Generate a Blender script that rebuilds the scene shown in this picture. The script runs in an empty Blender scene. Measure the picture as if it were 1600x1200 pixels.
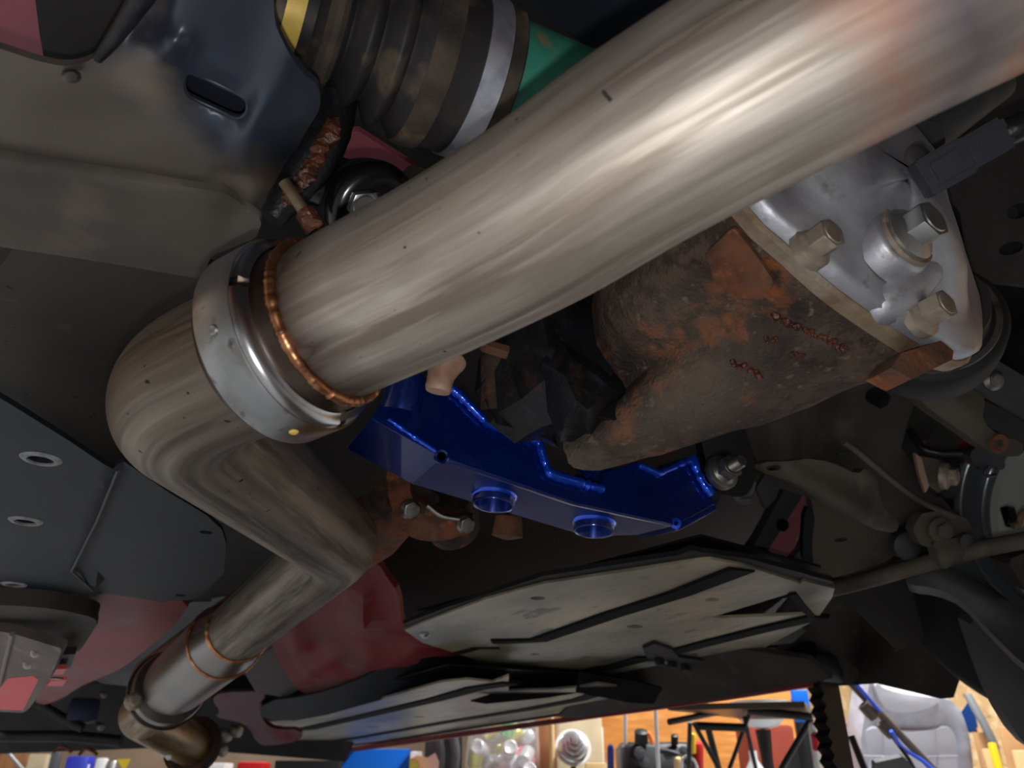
import bpy, bmesh, math, random
import numpy as np
from mathutils import Vector, Matrix, geometry

random.seed(7)
SC = bpy.context.scene
COL = SC.collection

# ------------------------------------------------------------------ camera
CAM_H = 0.40                       # lens height above the garage floor
YAW, PITCH, FPX = math.radians(27.4), math.radians(27.3), 1200.0
CAM = Vector((0, 0, CAM_H))
cam_d = bpy.data.cameras.new('camera')
cam_d.lens, cam_d.sensor_width = 27.0, 36.0
cam_d.clip_start, cam_d.clip_end = 0.01, 60
cam_d.dof.use_dof, cam_d.dof.focus_distance, cam_d.dof.aperture_fstop = True, 0.50, 13.0
cam_o = bpy.data.objects.new('camera', cam_d)
COL.objects.link(cam_o)
cam_o.location = CAM
cam_o.rotation_euler = (math.pi / 2 + PITCH, 0, -YAW)
SC.camera = cam_o
_m = cam_o.rotation_euler.to_matrix()
RT, UP, FW = _m @ Vector((1, 0, 0)), _m @ Vector((0, 1, 0)), _m @ Vector((0, 0, -1))

# ------------------------------------------------------------------ light
SC.view_settings.view_transform = 'Standard'
SC.view_settings.look = 'None'
SC.view_settings.gamma = 1.0
SC.view_settings.exposure = 0.0
SC.view_settings.use_curve_mapping = False
w = bpy.data.worlds.new('world'); SC.world = w; w.use_nodes = True
w.node_tree.nodes['Background'].inputs[0].default_value = (0.55, 0.6, 0.7, 1)
w.node_tree.nodes['Background'].inputs[1].default_value = 0.02
def lamp(name, kind, loc, energy, color, **kw):
    l = bpy.data.lights.new(name, kind); l.energy = energy; l.color = color
    for k, v in kw.items(): setattr(l, k, v)
    o = bpy.data.objects.new(name, l); COL.objects.link(o); o.location = loc
    return o
# the phone's own flash, just below the lens
lamp('phone_flash', 'POINT', CAM - UP * 0.021 - RT * 0.002, 3.4, (1.0, 0.985, 0.97), shadow_soft_size=0.004)
# two ceiling tube banks of the garage
for (x, y, e) in ((2.5, 1.8, 155), (-2.0, 1.6, 140), (1.2, 4.9, 70)):
    lamp('ceiling_tubes', 'AREA', (x, y, 2.52), e, (0.96, 0.98, 1.0), shape='RECTANGLE', size=0.3, size_y=1.4)

# ------------------------------------------------------------------ helpers
def at(px, py, d):
    return CAM + d * (FW + RT * ((px - 800) / FPX) - UP * ((py - 600) / FPX))
def ray(px, py):
    return FW + RT * ((px - 800) / FPX) - UP * ((py - 600) / FPX)
def on(px, py, ax, val):            # point of the world plane axis = val (measured from the lens)
    r = ray(px, py); return CAM + r * (val / r[ax])
def PZ(v): return lambda x, y: on(x, y, 2, v)
def PY(v): return lambda x, y: on(x, y, 1, v)
def PX(v): return lambda x, y: on(x, y, 0, v)
def P3(a, b, c):
    A, B, C = [p if isinstance(p, Vector) else at(*p) for p in (a, b, c)]
    n = (B - A).cross(C - A).normalized()
    def f(x, y):
        r = ray(x, y); return CAM + r * ((A - CAM).dot(n) / r.dot(n))
    return f
def PF(d):                          # plane square to the view at depth d
    return lambda x, y: at(x, y, d)
def TPS(pts):                       # smooth surface through a few measured points
    P = np.array(pts, float); n = len(P); xy = P[:, :2] / 400.0
    def U(r2): return np.where(r2 > 1e-12, r2 * np.log(r2 + 1e-12), 0.0)
    K = U(((xy[:, None] - xy[None]) ** 2).sum(-1)) + 1e-4 * np.eye(n)
    Q = np.hstack([np.ones((n, 1)), xy])
    A = np.block([[K, Q], [Q.T, np.zeros((3, 3))]])
    s = np.linalg.solve(A, np.concatenate([P[:, 2], np.zeros(3)]))
    def f(x, y):
        q = np.array([x, y]) / 400.0
        d = float(U(((xy - q) ** 2).sum(-1)) @ s[:n] + s[n] + q @ s[n + 1:])
        return at(x, y, d)
    return f
def BUMP(f, bumps):                 # pressed-in beads: (x, y, rx, ry, angle, height towards the viewer's side)
    def g(x, y):
        p = f(x, y); h = 0
        for (bx, by, rx, ry, an, hh) in bumps:
            c, s = math.cos(math.radians(an)), math.sin(math.radians(an))
            u, v = ((x - bx) * c + (y - by) * s) / rx, (-(x - bx) * s + (y - by) * c) / ry
            h += hh * math.exp(-(u * u + v * v))
        return p + (CAM - p).normalized() * h
    return g
def chaikin(p, n=2):
    for _ in range(n):
        q = []
        for i in range(len(p)):
            a, b = p[i], p[(i + 1) % len(p)]
            q += [tuple(a[k] * .75 + b[k] * .25 for k in range(len(a))), tuple(a[k] * .25 + b[k] * .75 for k in range(len(a)))]
        p = q
    return p
def rnd(pts, r, n=4):               # round the corners of a closed outline
    out = []; N = len(pts)
    for i in range(N):
        p = Vector(pts[i]); a = Vector(pts[i - 1]); b = Vector(pts[(i + 1) % N])
        ra = min(r, (a - p).length * .45); rb = min(r, (b - p).length * .45)
        p0 = p + (a - p).normalized() * ra; p2 = p + (b - p).normalized() * rb
        for k in range(n + 1):
            t = k / n; q = p0 * (1 - t) ** 2 + p * 2 * t * (1 - t) + p2 * t * t
            out.append(tuple(q))
    return out
def ell(cx, cy, rx, ry, an=0, n=20):
    c, s = math.cos(math.radians(an)), math.sin(math.radians(an)); o = []
    for i in range(n):
        t = 2 * math.pi * i / n; u, v = rx * math.cos(t), ry * math.sin(t)
        o.append((cx + u * c - v * s, cy + u * s + v * c))
    return o
def inside(x, y, poly):
    r = False; j = len(poly) - 1
    for i in range(len(poly)):
        xi, yi = poly[i]; xj, yj = poly[j]
        if (yi > y) != (yj > y) and x < (xj - xi) * (y - yi) / (yj - yi) + xi: r = not r
        j = i
    return r

# ---- object bookkeeping
def S(c):                           # sRGB 0-255 -> linear
    return tuple((v / 255 / 12.92) if v / 255 <= .04045 else ((v / 255 + .055) / 1.055) ** 2.4 for v in c)
def tag(o, label=None, cat=None, group=None, kind=None):
    if label: o['label'] = label
    if cat: o['category'] = cat
    if group: o['group'] = group
    if kind: o['kind'] = kind
    return o
def thing(name, label, cat, loc, group=None):
    o = bpy.data.objects.new(name, None); o.empty_display_size = .02
    COL.objects.link(o); o.location = loc
    return tag(o, label, cat, group)
def wloc(o):
    v = Vector(o.location)
    while o.parent: o = o.parent; v += o.location
    return v
def finish(name, me, mat, parent=None, smooth=40, label=None, cat=None, group=None, kind=None):
    if smooth:
        me.shade_smooth(); me.set_sharp_from_angle(angle=math.radians(smooth))
    vs = [v.co for v in me.vertices]
    c = Vector([(min(v[k] for v in vs) + max(v[k] for v in vs)) / 2 for k in range(3)])
    c.z = min(v.z for v in vs)
    me.transform(Matrix.Translation(-c))
    me.materials.clear(); me.materials.append(mat)
    o = bpy.data.objects.new(name, me); COL.objects.link(o)
    if parent is not None:
        o.parent = parent; o.location = c - wloc(parent)
    else:
        o.location = c
    return tag(o, label, cat, group, kind)
def mesh(verts, faces, uv=None, fix=True):
    me = bpy.data.meshes.new('m'); me.from_pydata([tuple(v) for v in verts], [], faces); me.update()
    if uv:
        l = me.uv_layers.new(name='uv')
        for lp in me.loops: l.data[lp.index].uv = uv[lp.vertex_index]
    if fix:
        bm = bmesh.new(); bm.from_mesh(me); bmesh.ops.recalc_face_normals(bm, faces=bm.faces); bm.to_mesh(me); bm.free()
    return me
def densify(poly, step):
    o = []
    for i in range(len(poly)):
        a, b = poly[i], poly[(i + 1) % len(poly)]
        n = max(1, int(math.hypot(b[0] - a[0], b[1] - a[1]) / step))
        for k in range(n): o.append((a[0] + (b[0] - a[0]) * k / n, a[1] + (b[1] - a[1]) * k / n))
    return o
def sheet(name, outline, f, mat, thick=.003, holes=(), step=60, parent=None, back=None, smooth=35, **kw):
    """A pressed sheet: outline and holes measured in the photograph, carried onto the surface f, with real thickness."""
    loops = [densify([tuple(p[:2]) for p in outline], step)] + [densify(list(h), step) for h in holes]
    V, E = [], []
    for L in loops:
        b = len(V); V += [Vector(p) for p in L]
        E += [(b + i, b + (i + 1) % len(L)) for i in range(len(L))]
    xs = [v.x for v in V]; ys = [v.y for v in V]
    x = min(xs) + step * .5
    while x < max(xs):
        y = min(ys) + step * .5
        while y < max(ys):
            q = (x + random.uniform(-.1, .1) * step, y + random.uniform(-.1, .1) * step)
            if inside(q[0], q[1], loops[0]) and not any(inside(q[0], q[1], h) for h in loops[1:]):
                if min(math.hypot(q[0] - v.x, q[1] - v.y) for v in V[:sum(map(len, loops))]) > step * .35: V.append(Vector(q))
            y += step
        x += step
    r = geometry.delaunay_2d_cdt(V, E, [], 0, 1e-5)
    pv, pf = r[0], r[2]
    fc = []
    for t in pf:
        cx = sum(pv[i].x for i in t) / len(t); cy = sum(pv[i].y for i in t) / len(t)
        if inside(cx, cy, loops[0]) and not any(inside(cx, cy, h) for h in loops[1:]): fc.append(tuple(t))
    used = sorted({i for t in fc for i in t}); mp = {i: k for k, i in enumerate(used)}
    P = [f(pv[i].x, pv[i].y) for i in used]; fc = [tuple(mp[i] for i in t) for t in fc]
    if back is None:
        n = Vector((0, 0, 0)); vd = Vector((0, 0, 0))
        for t in fc:
            m = (P[t[1]] - P[t[0]]).cross(P[t[2]] - P[t[0]])
            c = P[t[0]] - CAM
            n += m if m.dot(c) > 0 else -m
        back = n.normalized()
    back = Vector(back)
    N = len(P); verts = P + [p + back * thick for p in P]; faces = []
    cnt = {}
    for t in fc:
        for k in range(3):
            a, b = t[k], t[(k + 1) % 3]
            cnt.setdefault(frozenset((a, b)), []).append((a, b))
    faces += fc + [tuple(i + N for i in reversed(t)) for t in fc]
    for v in cnt.values():
        if len(v) == 1:
            a, b = v[0]; faces.append((b, a, a + N, b + N))
    return finish(name, mesh(verts, faces), mat, parent, smooth, **kw)
def plate(name, outline, f, mat, thick=.004, holes=(), bevel=.0008, parent=None, **kw):
    """A flat cut plate with softened edges; f must be a plane."""
    o = [tuple(p[:2]) for p in outline]
    A, B, C = f(*o[0]), f(*o[len(o) // 3]), f(*o[2 * len(o) // 3])
    n = (B - A).cross(C - A).normalized()
    if n.dot(CAM - A) < 0: n = -n
    u = (B - A).normalized(); v = n.cross(u)
    cu = bpy.data.curves.new('c', 'CURVE'); cu.dimensions = '2D'; cu.fill_mode = 'BOTH'
    cu.extrude = thick / 2; cu.bevel_depth = bevel; cu.bevel_resolution = 2; cu.offset = -bevel
    for L in [o] + [list(h) for h in holes]:
        s = cu.splines.new('POLY'); s.points.add(len(L) - 1); s.use_cyclic_u = True
        for i, p in enumerate(L):
            w_ = f(*p) - A; s.points[i].co = (w_.dot(u), w_.dot(v), 0, 1)
    t = bpy.data.objects.new('t', cu); COL.objects.link(t)
    dg = bpy.context.evaluated_depsgraph_get(); dg.update()
    me = bpy.data.meshes.new_from_object(t.evaluated_get(dg))
    bpy.data.objects.remove(t); bpy.data.curves.remove(cu)
    M = Matrix.Identity(4)
    M.col[0][:3], M.col[1][:3], M.col[2][:3] = u, v, n
    M.col[3][:3] = A - n * (thick / 2 + bevel)
    me.transform(M)
    return finish(name, me, mat, parent, 30, **kw)
def fillet_path(pts, radii, n=14):
    pts = [Vector(p) for p in pts]; out = [pts[0]]
    for i in range(1, len(pts) - 1):
        p, a, b = pts[i], pts[i - 1], pts[i + 1]
        da, db = (a - p).normalized(), (b - p).normalized()
        ang = da.angle(db); r = radii[i - 1] if isinstance(radii, (list, tuple)) else radii
        t = min(r / math.tan(ang / 2), (a - p).length * .49, (b - p).length * .49); r = t * math.tan(ang / 2)
        c = p + (da + db).normalized() * (r / math.sin(ang / 2))
        s0, s1 = p + da * t - c, p + db * t - c
        tot = s0.angle(s1); axis = s0.cross(s1).normalized()
        for k in range(n + 1): out.append(c + Matrix.Rotation(tot * k / n, 3, axis) @ s0)
    out.append(pts[-1]); return out
def spline(pts, n=8):
    P = [Vector(p) for p in pts]; P = [P[0] * 2 - P[1]] + P + [P[-1] * 2 - P[-2]]; o = []
    for i in range(1, len(P) - 2):
        for k in range(n):
            t = k / n; a, b, c, d = P[i - 1], P[i], P[i + 1], P[i + 2]
            o.append(.5 * ((2 * b) + (c - a) * t + (2 * a - 5 * b + 4 * c - d) * t * t + (3 * b - 3 * c + d - a) * t ** 3))
    o.append(P[-2]); return o
def tube_me(path, rad, seg=24, cap=True, wall=0):
    path = [Vector(p) for p in path]; N = len(path)
    R = rad if isinstance(rad, (list, tuple)) else [rad] * N
    T = [(path[min(i + 1, N - 1)] - path[max(i - 1, 0)]).normalized() for i in range(N)]
    u = T[0].orthogonal().normalized(); fr = []
    for i in range(N):
        u = (u - T[i] * u.dot(T[i])).normalized(); fr.append((u.copy(), T[i].cross(u)))
    V, UVs, Fc = [], [], []; L = 0
    for i in range(N):
        if i: L += (path[i] - path[i - 1]).length
        for k in range(seg + 1):
            t = 2 * math.pi * k / seg
            V.append(path[i] + (fr[i][0] * math.cos(t) + fr[i][1] * math.sin(t)) * R[i]); UVs.append((k / seg, L))
    w_ = seg + 1
    for i in range(N - 1):
        for k in range(seg): Fc.append((i * w_ + k, i * w_ + k + 1, (i + 1) * w_ + k + 1, (i + 1) * w_ + k))
    if cap:
        for i in (0, N - 1):
            b = len(V); V.append(path[i]); UVs.append((0, 0))
            for k in range(seg):
                q = (i * w_ + k, i * w_ + k + 1, b); Fc.append(q if i else q[::-1])
    me = mesh(V, Fc, UVs, fix=False)
    bm = bmesh.new(); bm.from_mesh(me)
    bmesh.ops.remove_doubles(bm, verts=bm.verts, dist=1e-6); bmesh.ops.recalc_face_normals(bm, faces=bm.faces)
    bm.to_mesh(me); bm.free()
    return me
def tube(name, path, rad, mat, seg=24, parent=None, cap=True, smooth=50, **kw):
    return finish(name, tube_me(path, rad, seg, cap), mat, parent, smooth, **kw)
def lathe_me(prof, o, ax, seg=40, a0=0, a1=360, closed=False, ref=None):
    """prof: (radius, height) pairs turned about the axis; closed joins last to first (a ring)."""
    ax = Vector(ax).normalized(); u = (Vector(ref) - ax * Vector(ref).dot(ax)).normalized() if ref is not None else ax.orthogonal().normalized()
    v = ax.cross(u); full = abs(a1 - a0) >= 360
    n = seg if full else seg + 1; V, Fc = [], []; o = Vector(o)
    for k in range(n):
        t = math.radians(a0 + (a1 - a0) * k / seg); d = u * math.cos(t) + v * math.sin(t)
        for (r, h) in prof: V.append(o + ax * h + d * max(r, 1e-5))
    m = len(prof)
    for k in range(seg):
        k2 = (k + 1) % n if full else k + 1
        for i in range(m if closed else m - 1):
            j = (i + 1) % m; Fc.append((k * m + i, k * m + j, k2 * m + j, k2 * m + i))
    if not full and closed:
        Fc.append(tuple(range(m))); Fc.append(tuple(range((n - 1) * m, n * m))[::-1])
    me = mesh(V, Fc); bm = bmesh.new(); bm.from_mesh(me); bmesh.ops.remove_doubles(bm, verts=bm.verts, dist=2e-5)
    bmesh.ops.recalc_face_normals(bm, faces=bm.faces); bm.to_mesh(me); bm.free()
    return me
def lathe(name, prof, o, ax, mat, seg=40, parent=None, smooth=35, a0=0, a1=360, closed=False, ref=None, **kw):
    return finish(name, lathe_me(prof, o, ax, seg, a0, a1, closed, ref), mat, parent, smooth, **kw)
def loft(name, rings, mat, parent=None, smooth=40, caps=True, sub=0, jitter=0, **kw):
    n = len(rings[0]); V = [Vector(p) for r in rings for p in r]; Fc = []
    for i in range(len(rings) - 1):
        for k in range(n): Fc.append((i * n + k, i * n + (k + 1) % n, (i + 1) * n + (k + 1) % n, (i + 1) * n + k))
    if caps: Fc += [tuple(range(n))[::-1], tuple(range((len(rings) - 1) * n, len(rings) * n))]
    me = mesh(V, Fc)
    if sub or jitter:
        bm = bmesh.new(); bm.from_mesh(me)
        if sub:
            bmesh.ops.subdivide_edges(bm, edges=bm.edges, cuts=sub, use_grid_fill=True, smooth=0.6)
        if jitter:
            for v in bm.verts: v.co += Vector((random.gauss(0, jitter), random.gauss(0, jitter), random.gauss(0, jitter)))
        bmesh.ops.recalc_face_normals(bm, faces=bm.faces); bm.to_mesh(me); bm.free()
    return finish(name, me, mat, parent, smooth, **kw)
def prism_me(poly, o, ax, h, ref, bevel=0):
    """poly in the plane square to ax (ref = its x axis), extruded by h."""
    ax = Vector(ax).normalized(); u = (Vector(ref) - ax * Vector(ref).dot(ax)).normalized(); v = ax.cross(u)
    n = len(poly); o = Vector(o)
    V = [o + u * p[0] + v * p[1] for p in poly] + [o + u * p[0] + v * p[1] + ax * h for p in poly]
    Fc = [tuple(range(n))[::-1], tuple(range(n, 2 * n))] + [(i, (i + 1) % n, n + (i + 1) % n, n + i) for i in range(n)]
    me = mesh(V, Fc)
    if bevel:
        bm = bmesh.new(); bm.from_mesh(me)
        bmesh.ops.bevel(bm, geom=list(bm.edges), offset=bevel, segments=2, affect='EDGES', profile=.6); bm.to_mesh(me); bm.free()
    return me
def box(name, c, size, mat, parent=None, bevel=.002, rz=0, M=None, **kw):
    sx, sy, sz = [s / 2 for s in size]
    me = prism_me([(-sx, -sy), (sx, -sy), (sx, sy), (-sx, sy)], (0, 0, -sz), (0, 0, 1), 2 * sz, (1, 0, 0), min(bevel, min(size) * .3))
    me.transform(M if M is not None else Matrix.Translation(Vector(c)) @ Matrix.Rotation(rz, 4, 'Z'))
    return finish(name, me, mat, parent, 35, **kw)
def join_me(list_of_me):
    bm = bmesh.new()
    for m in list_of_me: bm.from_mesh(m)
    me = bpy.data.meshes.new('j'); bm.to_mesh(me); bm.free(); return me
def hexpoly(r): return [(r * math.cos(math.radians(60 * k)), r * math.sin(math.radians(60 * k))) for k in range(6)]
def bolt(name, o, ax, r, mat, parent, head=.008, flange=1.45, fl=.0025, ref=(0, 0, 1), stud=0, mat2=None):
    """flanged hex bolt: flange washer + hex head (> stud end)."""
    ax = Vector(ax).normalized(); o = Vector(o)
    h = prism_me(hexpoly(r), o + ax * fl, ax, head, ref, r * .08)
    me = join_me([h, lathe_me([(0, -.004), (r * flange, -.004), (r * flange, fl * .5), (r * flange * .9, fl), (r * .9, fl * 1.9), (0, fl * 1.9)], o, ax, 28),
                  lathe_me([(0, fl + head), (r * .74, fl + head), (r * .7, fl + head + .0007), (0, fl + head + .0009)], o, ax, 24)])
    b = finish(name, me, mat, parent, 30)
    if stud:
        prof = [(0, -.004)]; rr = r * .55; hh = fl + head; k = 0
        prof = [(0, hh - .002), (rr, hh - .002)]
        while k < 6: prof += [(rr, hh + stud * k / 6), (rr * .86, hh + stud * (k + .5) / 6)]; k += 1
        prof += [(rr * .8, hh + stud), (0, hh + stud)]
        lathe('stud', prof, o, ax, mat2 or mat, 20, b)
    return b
def ringpath(c, ax, r, n=48):
    ax = Vector(ax).normalized(); u = ax.orthogonal().normalized(); v = ax.cross(u)
    return [Vector(c) + (u * math.cos(2 * math.pi * k / n) + v * math.sin(2 * math.pi * k / n)) * r for k in range(n)]
def bead(name, path, r, mat, parent, closed=False, wob=.35, step=.0022, seg=8, **kw):
    """a weld bead: overlapping scales along a path"""
    P = [Vector(p) for p in path]
    if closed: P.append(P[0])
    L = [0]
    for i in range(1, len(P)): L.append(L[-1] + (P[i] - P[i - 1]).length)
    n = max(4, int(L[-1] / step)); pts, rad = [], []; j = 0
    for k in range(n + 1):
        s = L[-1] * k / n
        while j < len(P) - 2 and L[j + 1] < s: j += 1
        t = (s - L[j]) / max(1e-9, L[j + 1] - L[j]); pts.append(P[j].lerp(P[j + 1], t)); rad.append(r * (1 + wob * (random.random() - .5)))
    if closed: rad[-1] = rad[0]
    return finish(name, tube_me(pts, rad, seg, not closed), mat, parent, 60, **kw)

from mathutils.bvhtree import BVHTree
def surf(px, py, *objs):            # nearest point and normal of these objects in this direction
    best = None; r = ray(px, py).normalized()
    for o in objs:
        off = wloc(o); me = o.data
        t = BVHTree.FromPolygons([v.co + off for v in me.vertices], [tuple(q.vertices) for q in me.polygons])
        h = t.ray_cast(CAM, r)
        if h[0] is not None and (best is None or h[3] < best[2]): best = (h[0], h[1], h[3])
    if best is None: raise ValueError('no surface at %s %s' % (px, py))
    n = best[1] if best[1].dot(r) < 0 else -best[1]
    return best[0], n
# ------------------------------------------------------------------ materials
def M(name, base, rough=.5, metal=0.0, layers=(), bump=None, coord='Object', stretch=(1, 1, 1), coat=0, rough_var=0, spec=.5, alpha=None, emit=None, trans=0, ior=1.45, spots=()):
    """layers: (colour, noise scale, low, high[, detail]) painted over the base with a noise mask"""
    m = bpy.data.materials.new(name); m.use_nodes = True; nt = m.node_tree; N = nt.nodes; Lk = nt.links
    b = N['Principled BSDF']
    b.inputs['Roughness'].default_value = rough; b.inputs['Metallic'].default_value = metal
    b.inputs['Specular IOR Level'].default_value = spec
    b.inputs['Coat Weight'].default_value = coat; b.inputs['Coat Roughness'].default_value = .06
    b.inputs['Transmission Weight'].default_value = trans; b.inputs['IOR'].default_value = ior
    col = S(base) + (1,)
    b.inputs['Base Color'].default_value = col
    if emit: b.inputs['Emission Color'].default_value = S(emit[0]) + (1,); b.inputs['Emission Strength'].default_value = emit[1]
    tc = N.new('ShaderNodeTexCoord'); mp = N.new('ShaderNodeMapping'); mp.inputs['Scale'].default_value = stretch
    Lk.new(tc.outputs['UV' if coord == 'UV' else coord], mp.inputs['Vector'])
    prev = None
    for i, l in enumerate(layers):
        n = N.new('ShaderNodeTexNoise'); n.inputs['Scale'].default_value = l[1]; n.inputs['Detail'].default_value = l[4] if len(l) > 4 else 6
        n.noise_dimensions = '4D'; n.inputs['W'].default_value = i * 7.3 + len(name)
        Lk.new(mp.outputs[0], n.inputs['Vector'])
        mr = N.new('ShaderNodeMapRange'); mr.inputs['From Min'].default_value = l[2]; mr.inputs['From Max'].default_value = l[3]
        Lk.new(n.outputs['Fac'], mr.inputs['Value'])
        mx = N.new('ShaderNodeMix'); mx.data_type = 'RGBA'
        Lk.new(mr.outputs['Result'], mx.inputs['Factor'])
        if prev is None: mx.inputs['A'].default_value = col
        else: Lk.new(prev, mx.inputs['A'])
        mx.inputs['B'].default_value = S(l[0]) + (1,)
        prev = mx.outputs['Result']
    for i, (c_, pt, r0, r1, amp, rg) in enumerate(spots):     # a stain with a place of its own: centre, inner and outer radius, raggedness
        ge = N.new('ShaderNodeNewGeometry'); ds = N.new('ShaderNodeVectorMath'); ds.operation = 'DISTANCE'; ds.inputs[1].default_value = pt
        Lk.new(ge.outputs['Position'], ds.inputs[0])
        n = N.new('ShaderNodeTexNoise'); n.inputs['Scale'].default_value = 28; n.inputs['Detail'].default_value = 7; Lk.new(ge.outputs['Position'], n.inputs['Vector'])
        ma = N.new('ShaderNodeMath'); ma.operation = 'MULTIPLY_ADD'; ma.inputs[1].default_value = amp
        Lk.new(n.outputs['Fac'], ma.inputs[0]); Lk.new(ds.outputs['Value'], ma.inputs[2])
        mr = N.new('ShaderNodeMapRange'); mr.inputs['From Min'].default_value = r0 + amp * .5; mr.inputs['From Max'].default_value = r1 + amp * .5
        mr.inputs['To Min'].default_value = 1; mr.inputs['To Max'].default_value = 0; Lk.new(ma.outputs[0], mr.inputs['Value'])
        mx = N.new('ShaderNodeMix'); mx.data_type = 'RGBA'; Lk.new(mr.outputs['Result'], mx.inputs['Factor'])
        if prev is None: mx.inputs['A'].default_value = col
        else: Lk.new(prev, mx.inputs['A'])
        mx.inputs['B'].default_value = S(c_) + (1,); prev = mx.outputs['Result']
        if rg is not None:
            rm = N.new('ShaderNodeMapRange'); rm.inputs['To Min'].default_value = rough; rm.inputs['To Max'].default_value = rg
            Lk.new(mr.outputs['Result'], rm.inputs['Value']); Lk.new(rm.outputs['Result'], b.inputs['Roughness'])
    if prev is not None: Lk.new(prev, b.inputs['Base Color'])
    if bump:
        n = N.new('ShaderNodeTexNoise'); n.inputs['Scale'].default_value = bump[0]; n.inputs['Detail'].default_value = 6
        Lk.new(mp.outputs[0], n.inputs['Vector'])
        bn = N.new('ShaderNodeBump'); bn.inputs['Strength'].default_value = bump[1]; bn.inputs['Distance'].default_value = bump[2] if len(bump) > 2 else .002
        Lk.new(n.outputs['Fac'], bn.inputs['Height']); Lk.new(bn.outputs[0], b.inputs['Normal'])
    if rough_var:
        n = N.new('ShaderNodeTexNoise'); n.inputs['Scale'].default_value = 25; Lk.new(mp.outputs[0], n.inputs['Vector'])
        mr = N.new('ShaderNodeMapRange'); mr.inputs['To Min'].default_value = max(.02, rough - rough_var); mr.inputs['To Max'].default_value = min(1, rough + rough_var)
        Lk.new(n.outputs['Fac'], mr.inputs['Value']); Lk.new(mr.outputs['Result'], b.inputs['Roughness'])
    m['bsdf_out'] = 1
    return m

def pipe_mat(name, base, dark, light, rough=.36, tint=None, streak=1.0, metal=.8):
    """brushed stainless tube: streaks run along the tube (UV: u round it, v metres along it)"""
    m = M(name, base, rough, metal); nt = m.node_tree; N = nt.nodes; Lk = nt.links; b = N['Principled BSDF']
    uv = N.new('ShaderNodeUVMap'); sp = N.new('ShaderNodeSeparateXYZ'); Lk.new(uv.outputs[0], sp.inputs[0])
    def math_(op, a, bv=None):
        n = N.new('ShaderNodeMath'); n.operation = op
        for i, v in enumerate((a, bv)):
            if v is None: continue
            if isinstance(v, (int, float)): n.inputs[i].default_value = v
            else: Lk.new(v, n.inputs[i])
        return n.outputs[0]
    ang = math_('MULTIPLY', sp.outputs[0], 2 * math.pi)
    cb = N.new('ShaderNodeCombineXYZ')
    Lk.new(math_('COSINE', ang), cb.inputs[0]); Lk.new(math_('SINE', ang), cb.inputs[1]); Lk.new(math_('MULTIPLY', sp.outputs[1], 1.6), cb.inputs[2])
    def noise(sc, det, vec=None, w=0):
        n = N.new('ShaderNodeTexNoise'); n.inputs['Scale'].default_value = sc; n.inputs['Detail'].default_value = det
        n.noise_dimensions = '4D'; n.inputs['W'].default_value = w
        Lk.new(vec or cb.outputs[0], n.inputs['Vector']); return n.outputs['Fac']
    def mix(fac, A, B):
        x = N.new('ShaderNodeMix'); x.data_type = 'RGBA'
        Lk.new(fac, x.inputs['Factor'])
        for s, v in (('A', A), ('B', B)):
            if isinstance(v, tuple): x.inputs[s].default_value = S(v) + (1,)
            else: Lk.new(v, x.inputs[s])
        return x.outputs['Result']
    def rng(v, lo, hi, a=0, c=1):
        r = N.new('ShaderNodeMapRange'); r.inputs['From Min'].default_value = lo; r.inputs['From Max'].default_value = hi
        r.inputs['To Min'].default_value = a; r.inputs['To Max'].default_value = c
        Lk.new(v, r.inputs['Value']); return r.outputs['Result']
    s1 = noise(3.2, 8, w=1.0); s2 = noise(9.0, 3, w=4.0)
    c = mix(rng(s1, .42, .62, 0, streak), base, dark)
    c = mix(rng(s2, .5, .72, 0, .75 * streak), c, light)
    tc = N.new('ShaderNodeTexCoord')
    c = mix(rng(noise(14, 5, tc.outputs['Object'], 2.0), .45, .8, 0, .6), c, dark)
    sp2 = noise(260, 0, tc.outputs['Object'], 3.0)
    c = mix(rng(sp2, .80, .83), c, (45, 36, 30))
    if tint:                                  # heat colours of the weld zone
        for (v0, wd, colr, amt) in tint:
            q = math_('ABSOLUTE', math_('SUBTRACT', math_('ADD', sp.outputs[1], math_('MULTIPLY', noise(2.0, 4, w=v0 * 9), .05)), v0 + .025))
            fac = math_('MULTIPLY', rng(q, 0, wd, 1, 0), amt)
            c = mix(fac, c, colr)
    Lk.new(c, b.inputs['Base Color'])
    Lk.new(rng(s1, .3, .7, rough - .07, rough + .1), b.inputs['Roughness'])
    bp = N.new('ShaderNodeBump'); bp.inputs['Strength'].default_value = .12; bp.inputs['Distance'].default_value = .001
    Lk.new(s2, bp.inputs['Height']); Lk.new(bp.outputs[0], b.inputs['Normal'])
    return m

MT = {}
MT['steel_rear'] = pipe_mat('stainless_rear', (166, 159, 150), (116, 106, 97), (190, 183, 174), .54,
                            tint=[(.008, .022, (70, 54, 48), .95), (.238, .018, (160, 112, 94), .6), (.262, .022, (92, 84, 94), .75), (.282, .014, (168, 112, 92), .7), (.305, .03, (98, 90, 96), .6), (.345, .03, (150, 112, 90), .5)])
MT['steel_mid'] = pipe_mat('stainless_mid', (122, 113, 101), (78, 70, 62), (146, 137, 124), .50, streak=1.0)
MT['steel_dull'] = pipe_mat('stainless_front', (158, 156, 152), (100, 98, 96), (186, 184, 180), .26, metal=1.0)
MT['brass_pipe'] = pipe_mat('heat_gilded_pipe', (150, 122, 78), (92, 72, 48), (180, 150, 100), .38)
MT['clamp'] = M('clamp_steel', (146, 149, 150), .36, .9, [((112, 106, 99), 40, .5, .7), ((84, 58, 44), 90, .62, .72)], bump=(120, .1, .0005), spots=[((112, 82, 60), at(520, 672, .36), .010, .030, .03, .5), ((100, 78, 62), at(352, 430, .37), .002, .012, .02, .5)])
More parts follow.
